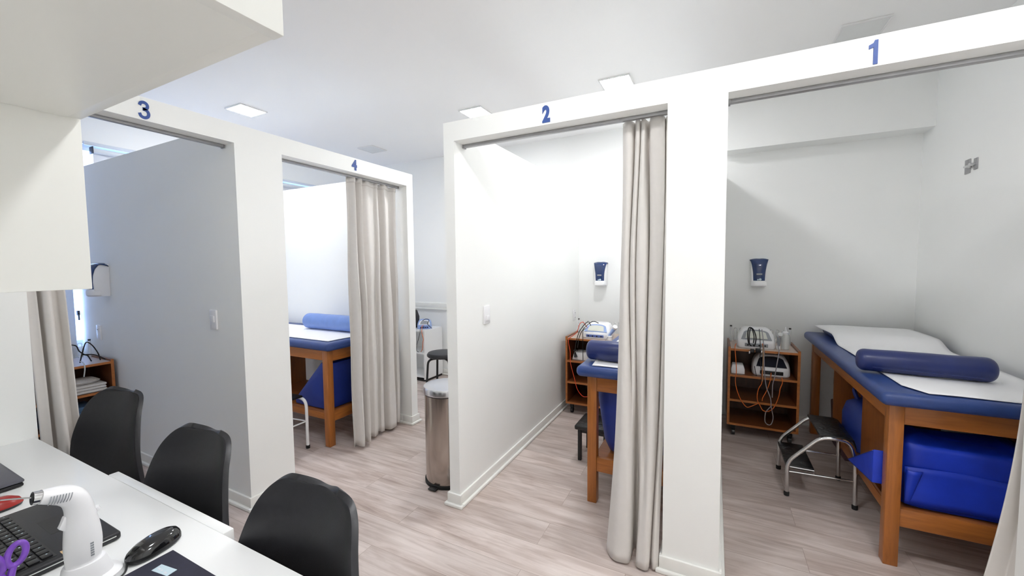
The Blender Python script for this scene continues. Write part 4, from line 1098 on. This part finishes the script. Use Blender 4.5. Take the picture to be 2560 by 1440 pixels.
# red mouse
bm = bmesh.new(); loft(bm, [(LZ+0.001, 0, 0, 0.030, 0.052, 2.4), (LZ+0.008, 0, 0, 0.033, 0.055, 2.4)], 30)
t = thing('mouse', 'red computer mouse at the left edge of the desk', 'mouse', (-1.80, 0.315, 0))
obj('base', bm, M['black'], t)
bm = bmesh.new(); loft(bm, [(LZ+0.008, 0, 0, 0.033, 0.055, 2.4), (LZ+0.020, 0, -0.002, 0.031, 0.051, 2.3), (LZ+0.030, 0, -0.006, 0.024, 0.038, 2.2), (LZ+0.035, 0, -0.010, 0.012, 0.018, 2)], 30)
obj('shell', bm, M['red_gloss'], t)
# black glossy mouse
t = thing('mouse', 'glossy black computer mouse beside the dark mouse pad', 'mouse', (-1.196, 0.440, 0), radians(12))
bm = bmesh.new(); loft(bm, [(LZ+0.001, 0, 0, 0.027, 0.050, 2.5), (LZ+0.006, 0, 0, 0.031, 0.056, 2.4), (LZ+0.014, 0, 0, 0.031, 0.057, 2.3)], 36)
obj('base', bm, M['black'], t)
bm = bmesh.new()
loft(bm, [(LZ+0.014, 0, 0, 0.031, 0.057, 2.3), (LZ+0.022, 0, 0.001, 0.029, 0.054, 2.2), (LZ+0.030, 0, 0.004, 0.024, 0.045, 2.1), (LZ+0.035, 0, 0.008, 0.016, 0.030, 2), (LZ+0.037, 0, 0.010, 0.006, 0.012, 2)], 36)
obj('shell', bm, M['black_gloss'], t, angle=70)
bm = bmesh.new(); tube(bm, [(-0.004, -0.036, LZ+0.026), (0.004, -0.036, LZ+0.026)], 0.008, 14, smooth=False); obj('scroll_wheel', bm, M['rubber'], t)
cable(t, [(-1.186, 0.386, LZ+0.010), (-1.160, 0.372, LZ+0.004), (-1.140, 0.340, LZ+0.0075), (-1.125, 0.27, LZ+0.0075), (-1.115, 0.18, LZ+0.0055), (-1.13, -0.05, LZ+0.0025)], 0.0022, M['black'])
# mouse pad
t = thing('mouse_pad', 'dark navy mouse pad with a small pale sticker', 'mouse pad', (-1.02, 0.33, LZ))
bm = bmesh.new(); prism(bm, [(-1.132+0.02*(1-cos(a))-0.02, 0.44+0.02*sin(a)) for a in [pi/2*i/6 for i in range(7)]]+[(-0.905, 0.46), (-0.885, 0.44), (-0.885, 0.20), (-1.152, 0.20)], 'z', LZ+0.0005, LZ+0.0035)
obj('mat', box(-1.150, -0.87, 0.20, 0.458, LZ+0.0005, LZ+0.005, 0.0015), M['pad'], t, world=True); bm.free()
st = obj('sticker', xform(box(-0.026, 0.026, -0.010, 0.010, 0, 0.0008), Matrix.Translation((-1.088, 0.415, LZ+0.005)) @ Matrix.Rotation(radians(8), 4, 'Z')), M['sticker'], t, world=True, label='small pale sticker')
bm = bmesh.new()
for i, (w) in enumerate((0.010, 0.006, 0.009)): bx(bm, -1.108+i*0.014, -1.108+i*0.014+w, 0.410, 0.414, LZ+0.0058, LZ+0.0062)
obj('print', bm, M['alu'], st, world=True)

# white pistol-shaped handheld device in its stand
t = thing('handheld_device', 'white pistol-shaped handheld device with vents and silver tip standing on the desk', 'handheld device', (-1.2, 0.315, LZ))
GX = -1.20
def yz(y, z): return (GX, y, z)
# side outline centre line: grip from the stand up, then bending towards -y into the head
cl = [(0.322, 0.800, 0.021, 0.026), (0.322, 0.830, 0.023, 0.028), (0.323, 0.862, 0.024, 0.030), (0.323, 0.895, 0.023, 0.028), (0.322, 0.925, 0.021, 0.024), (0.320, 0.948, 0.021, 0.022), (0.314, 0.967, 0.021, 0.021), (0.303, 0.979, 0.021, 0.020), (0.290, 0.986, 0.020, 0.018), (0.277, 0.991, 0.018, 0.0155), (0.268, 0.994, 0.016, 0.0135)]
cs = catmull([(0, a[0], a[1]) for a in cl], 4); rs = catmull([(a[2], a[3], 0) for a in cl], 4)
bm = bmesh.new(); rings = []
for i, p in enumerate(cs):
    tng = (cs[min(i+1, len(cs)-1)]-cs[max(i-1, 0)]).normalized(); nr = Vector((0, -tng.z, tng.y))
    rings.append([bm.verts.new((GX+rs[i].x*cos(2*pi*k/24), p.y+nr.y*rs[i].y*sin(2*pi*k/24), p.z+nr.z*rs[i].y*sin(2*pi*k/24))) for k in range(24)])
for A, B in zip(rings, rings[1:]):
    for k in range(24): bm.faces.new((A[k], A[(k+1) % 24], B[(k+1) % 24], B[k]))
bm.faces.new(rings[0]); bm.faces.new(rings[-1])
body = obj('body', bm, M['white_plastic'], t, world=True, angle=60)
bm = bmesh.new()
for i in range(8):
    y = 0.276+i*0.0042; zc = 0.9885-i*0.0009
    tube(bm, [(GX+0.0195, y-0.003, zc-0.010), (GX+0.0215, y, zc-0.002), (GX+0.0200, y+0.0025, zc+0.006)], 0.0009, 5)
obj('vent_slot', bm, M['grey_plastic'], body, world=True)
bm = bmesh.new(); prism(bm, [(0.297, 0.905), (0.288, 0.915), (0.291, 0.920), (0.297, 0.936), (0.302, 0.936), (0.302, 0.905)], 'x', GX-0.006, GX+0.006, 0.002); obj('trigger', bm, M['white_plastic'], t, world=True)
bm = bmesh.new(); tube(bm, [(GX, 0.270, 0.9935), (GX, 0.260, 0.996), (GX, 0.2575, 0.9965)], 0.0125, 18, smooth=False); tip = obj('nozzle_ring', bm, M['chrome'], t, world=True)
bm = bmesh.new(); tube(bm, [(GX, 0.2572, 0.9965), (GX, 0.2568, 0.9966)], 0.009, 18, smooth=False); obj('nozzle_opening', bm, M['black'], tip, world=True)
bm = bmesh.new(); tube(bm, [(GX, 0.262, 0.9965), (GX-0.03, 0.225, 1.003), (GX-0.06, 0.19, 1.004)], 0.0016, 7); obj('rod', bm, M['chrome'], t, world=True)
bm = bmesh.new(); tube(bm, [(GX, 0.3455, 0.93), (GX, 0.349, 0.922)], 0.006, 10, smooth=False); obj('button', bm, M['white_plastic'], t, world=True)
bm = bmesh.new()
for i in range(6): bx(bm, GX+0.0232, GX+0.0238, 0.327, 0.3325, 0.838+i*0.0052, 0.8415+i*0.0052)
obj('lettering', bm, M['grey_plastic'], body, world=True)
bm = bmesh.new(); loft(bm, [(LZ+0.001, GX, 0.325, 0.045, 0.055, 2.5), (LZ+0.012, GX, 0.325, 0.045, 0.055, 2.5), (LZ+0.020, GX, 0.325, 0.034, 0.042, 2.3), (LZ+0.048, GX, 0.323, 0.029, 0.035, 2.2), (LZ+0.054, GX, 0.323, 0.027, 0.032, 2.2)], 32)
obj('stand', bm, M['white_plastic'], t, world=True)

# purple scissors in a black cup
t = thing('pen_cup', 'black pen cup holding purple scissors at the near edge of the desk', 'cup', (-1.05, 0.195, LZ))
bm = bmesh.new(); lathe(bm, [(0.03, LZ), (0.036, LZ+0.002), (0.037, LZ+0.075), (0.034, LZ+0.075), (0.033, LZ+0.006), (0.0005, LZ+0.006)], 30, (-1.05, 0.195)); obj('wall', bm, M['black'], t, world=True)
t = thing('scissors', 'purple-handled scissors standing in a cup, cut off by the left edge', 'scissors', (-1.05, 0.195, LZ+0.006))
def loop(cy, cz, ry, rz, tilt):
    pts = []
    for k in range(14):
        a = 2*pi*k/14; y, z = ry*cos(a), rz*sin(a)
        pts.append((-1.05, cy+y*cos(tilt)-z*sin(tilt), cz+y*sin(tilt)+z*cos(tilt)))
    return pts
bm = bmesh.new(); tube(bm, loop(0.2035, 0.968, 0.010, 0.018, radians(-14)), 0.0046, 10, closed=True, sub=3); obj('handle', bm, M['purple'], t, world=True)
bm = bmesh.new(); tube(bm, loop(0.178, 0.962, 0.010, 0.018, radians(16)), 0.0046, 10, closed=True, sub=3); obj('handle', bm, M['purple'], t, world=True)
bm = bmesh.new(); tube(bm, [(-1.05, 0.199, 0.949), (-1.05, 0.195, 0.93), (-1.05, 0.192, 0.90)], 0.005, 8); tube(bm, [(-1.05, 0.183, 0.946), (-1.05, 0.189, 0.93), (-1.05, 0.198, 0.90)], 0.005, 8); obj('shank', bm, M['purple'], t, world=True)
bm = bmesh.new(); prism(bm, [(0.186, 0.90), (0.204, 0.90), (0.199, LZ+0.012), (0.195, LZ+0.012)], 'x', -1.0515, -1.0485); obj('blade', bm, M['chrome'], t, world=True)
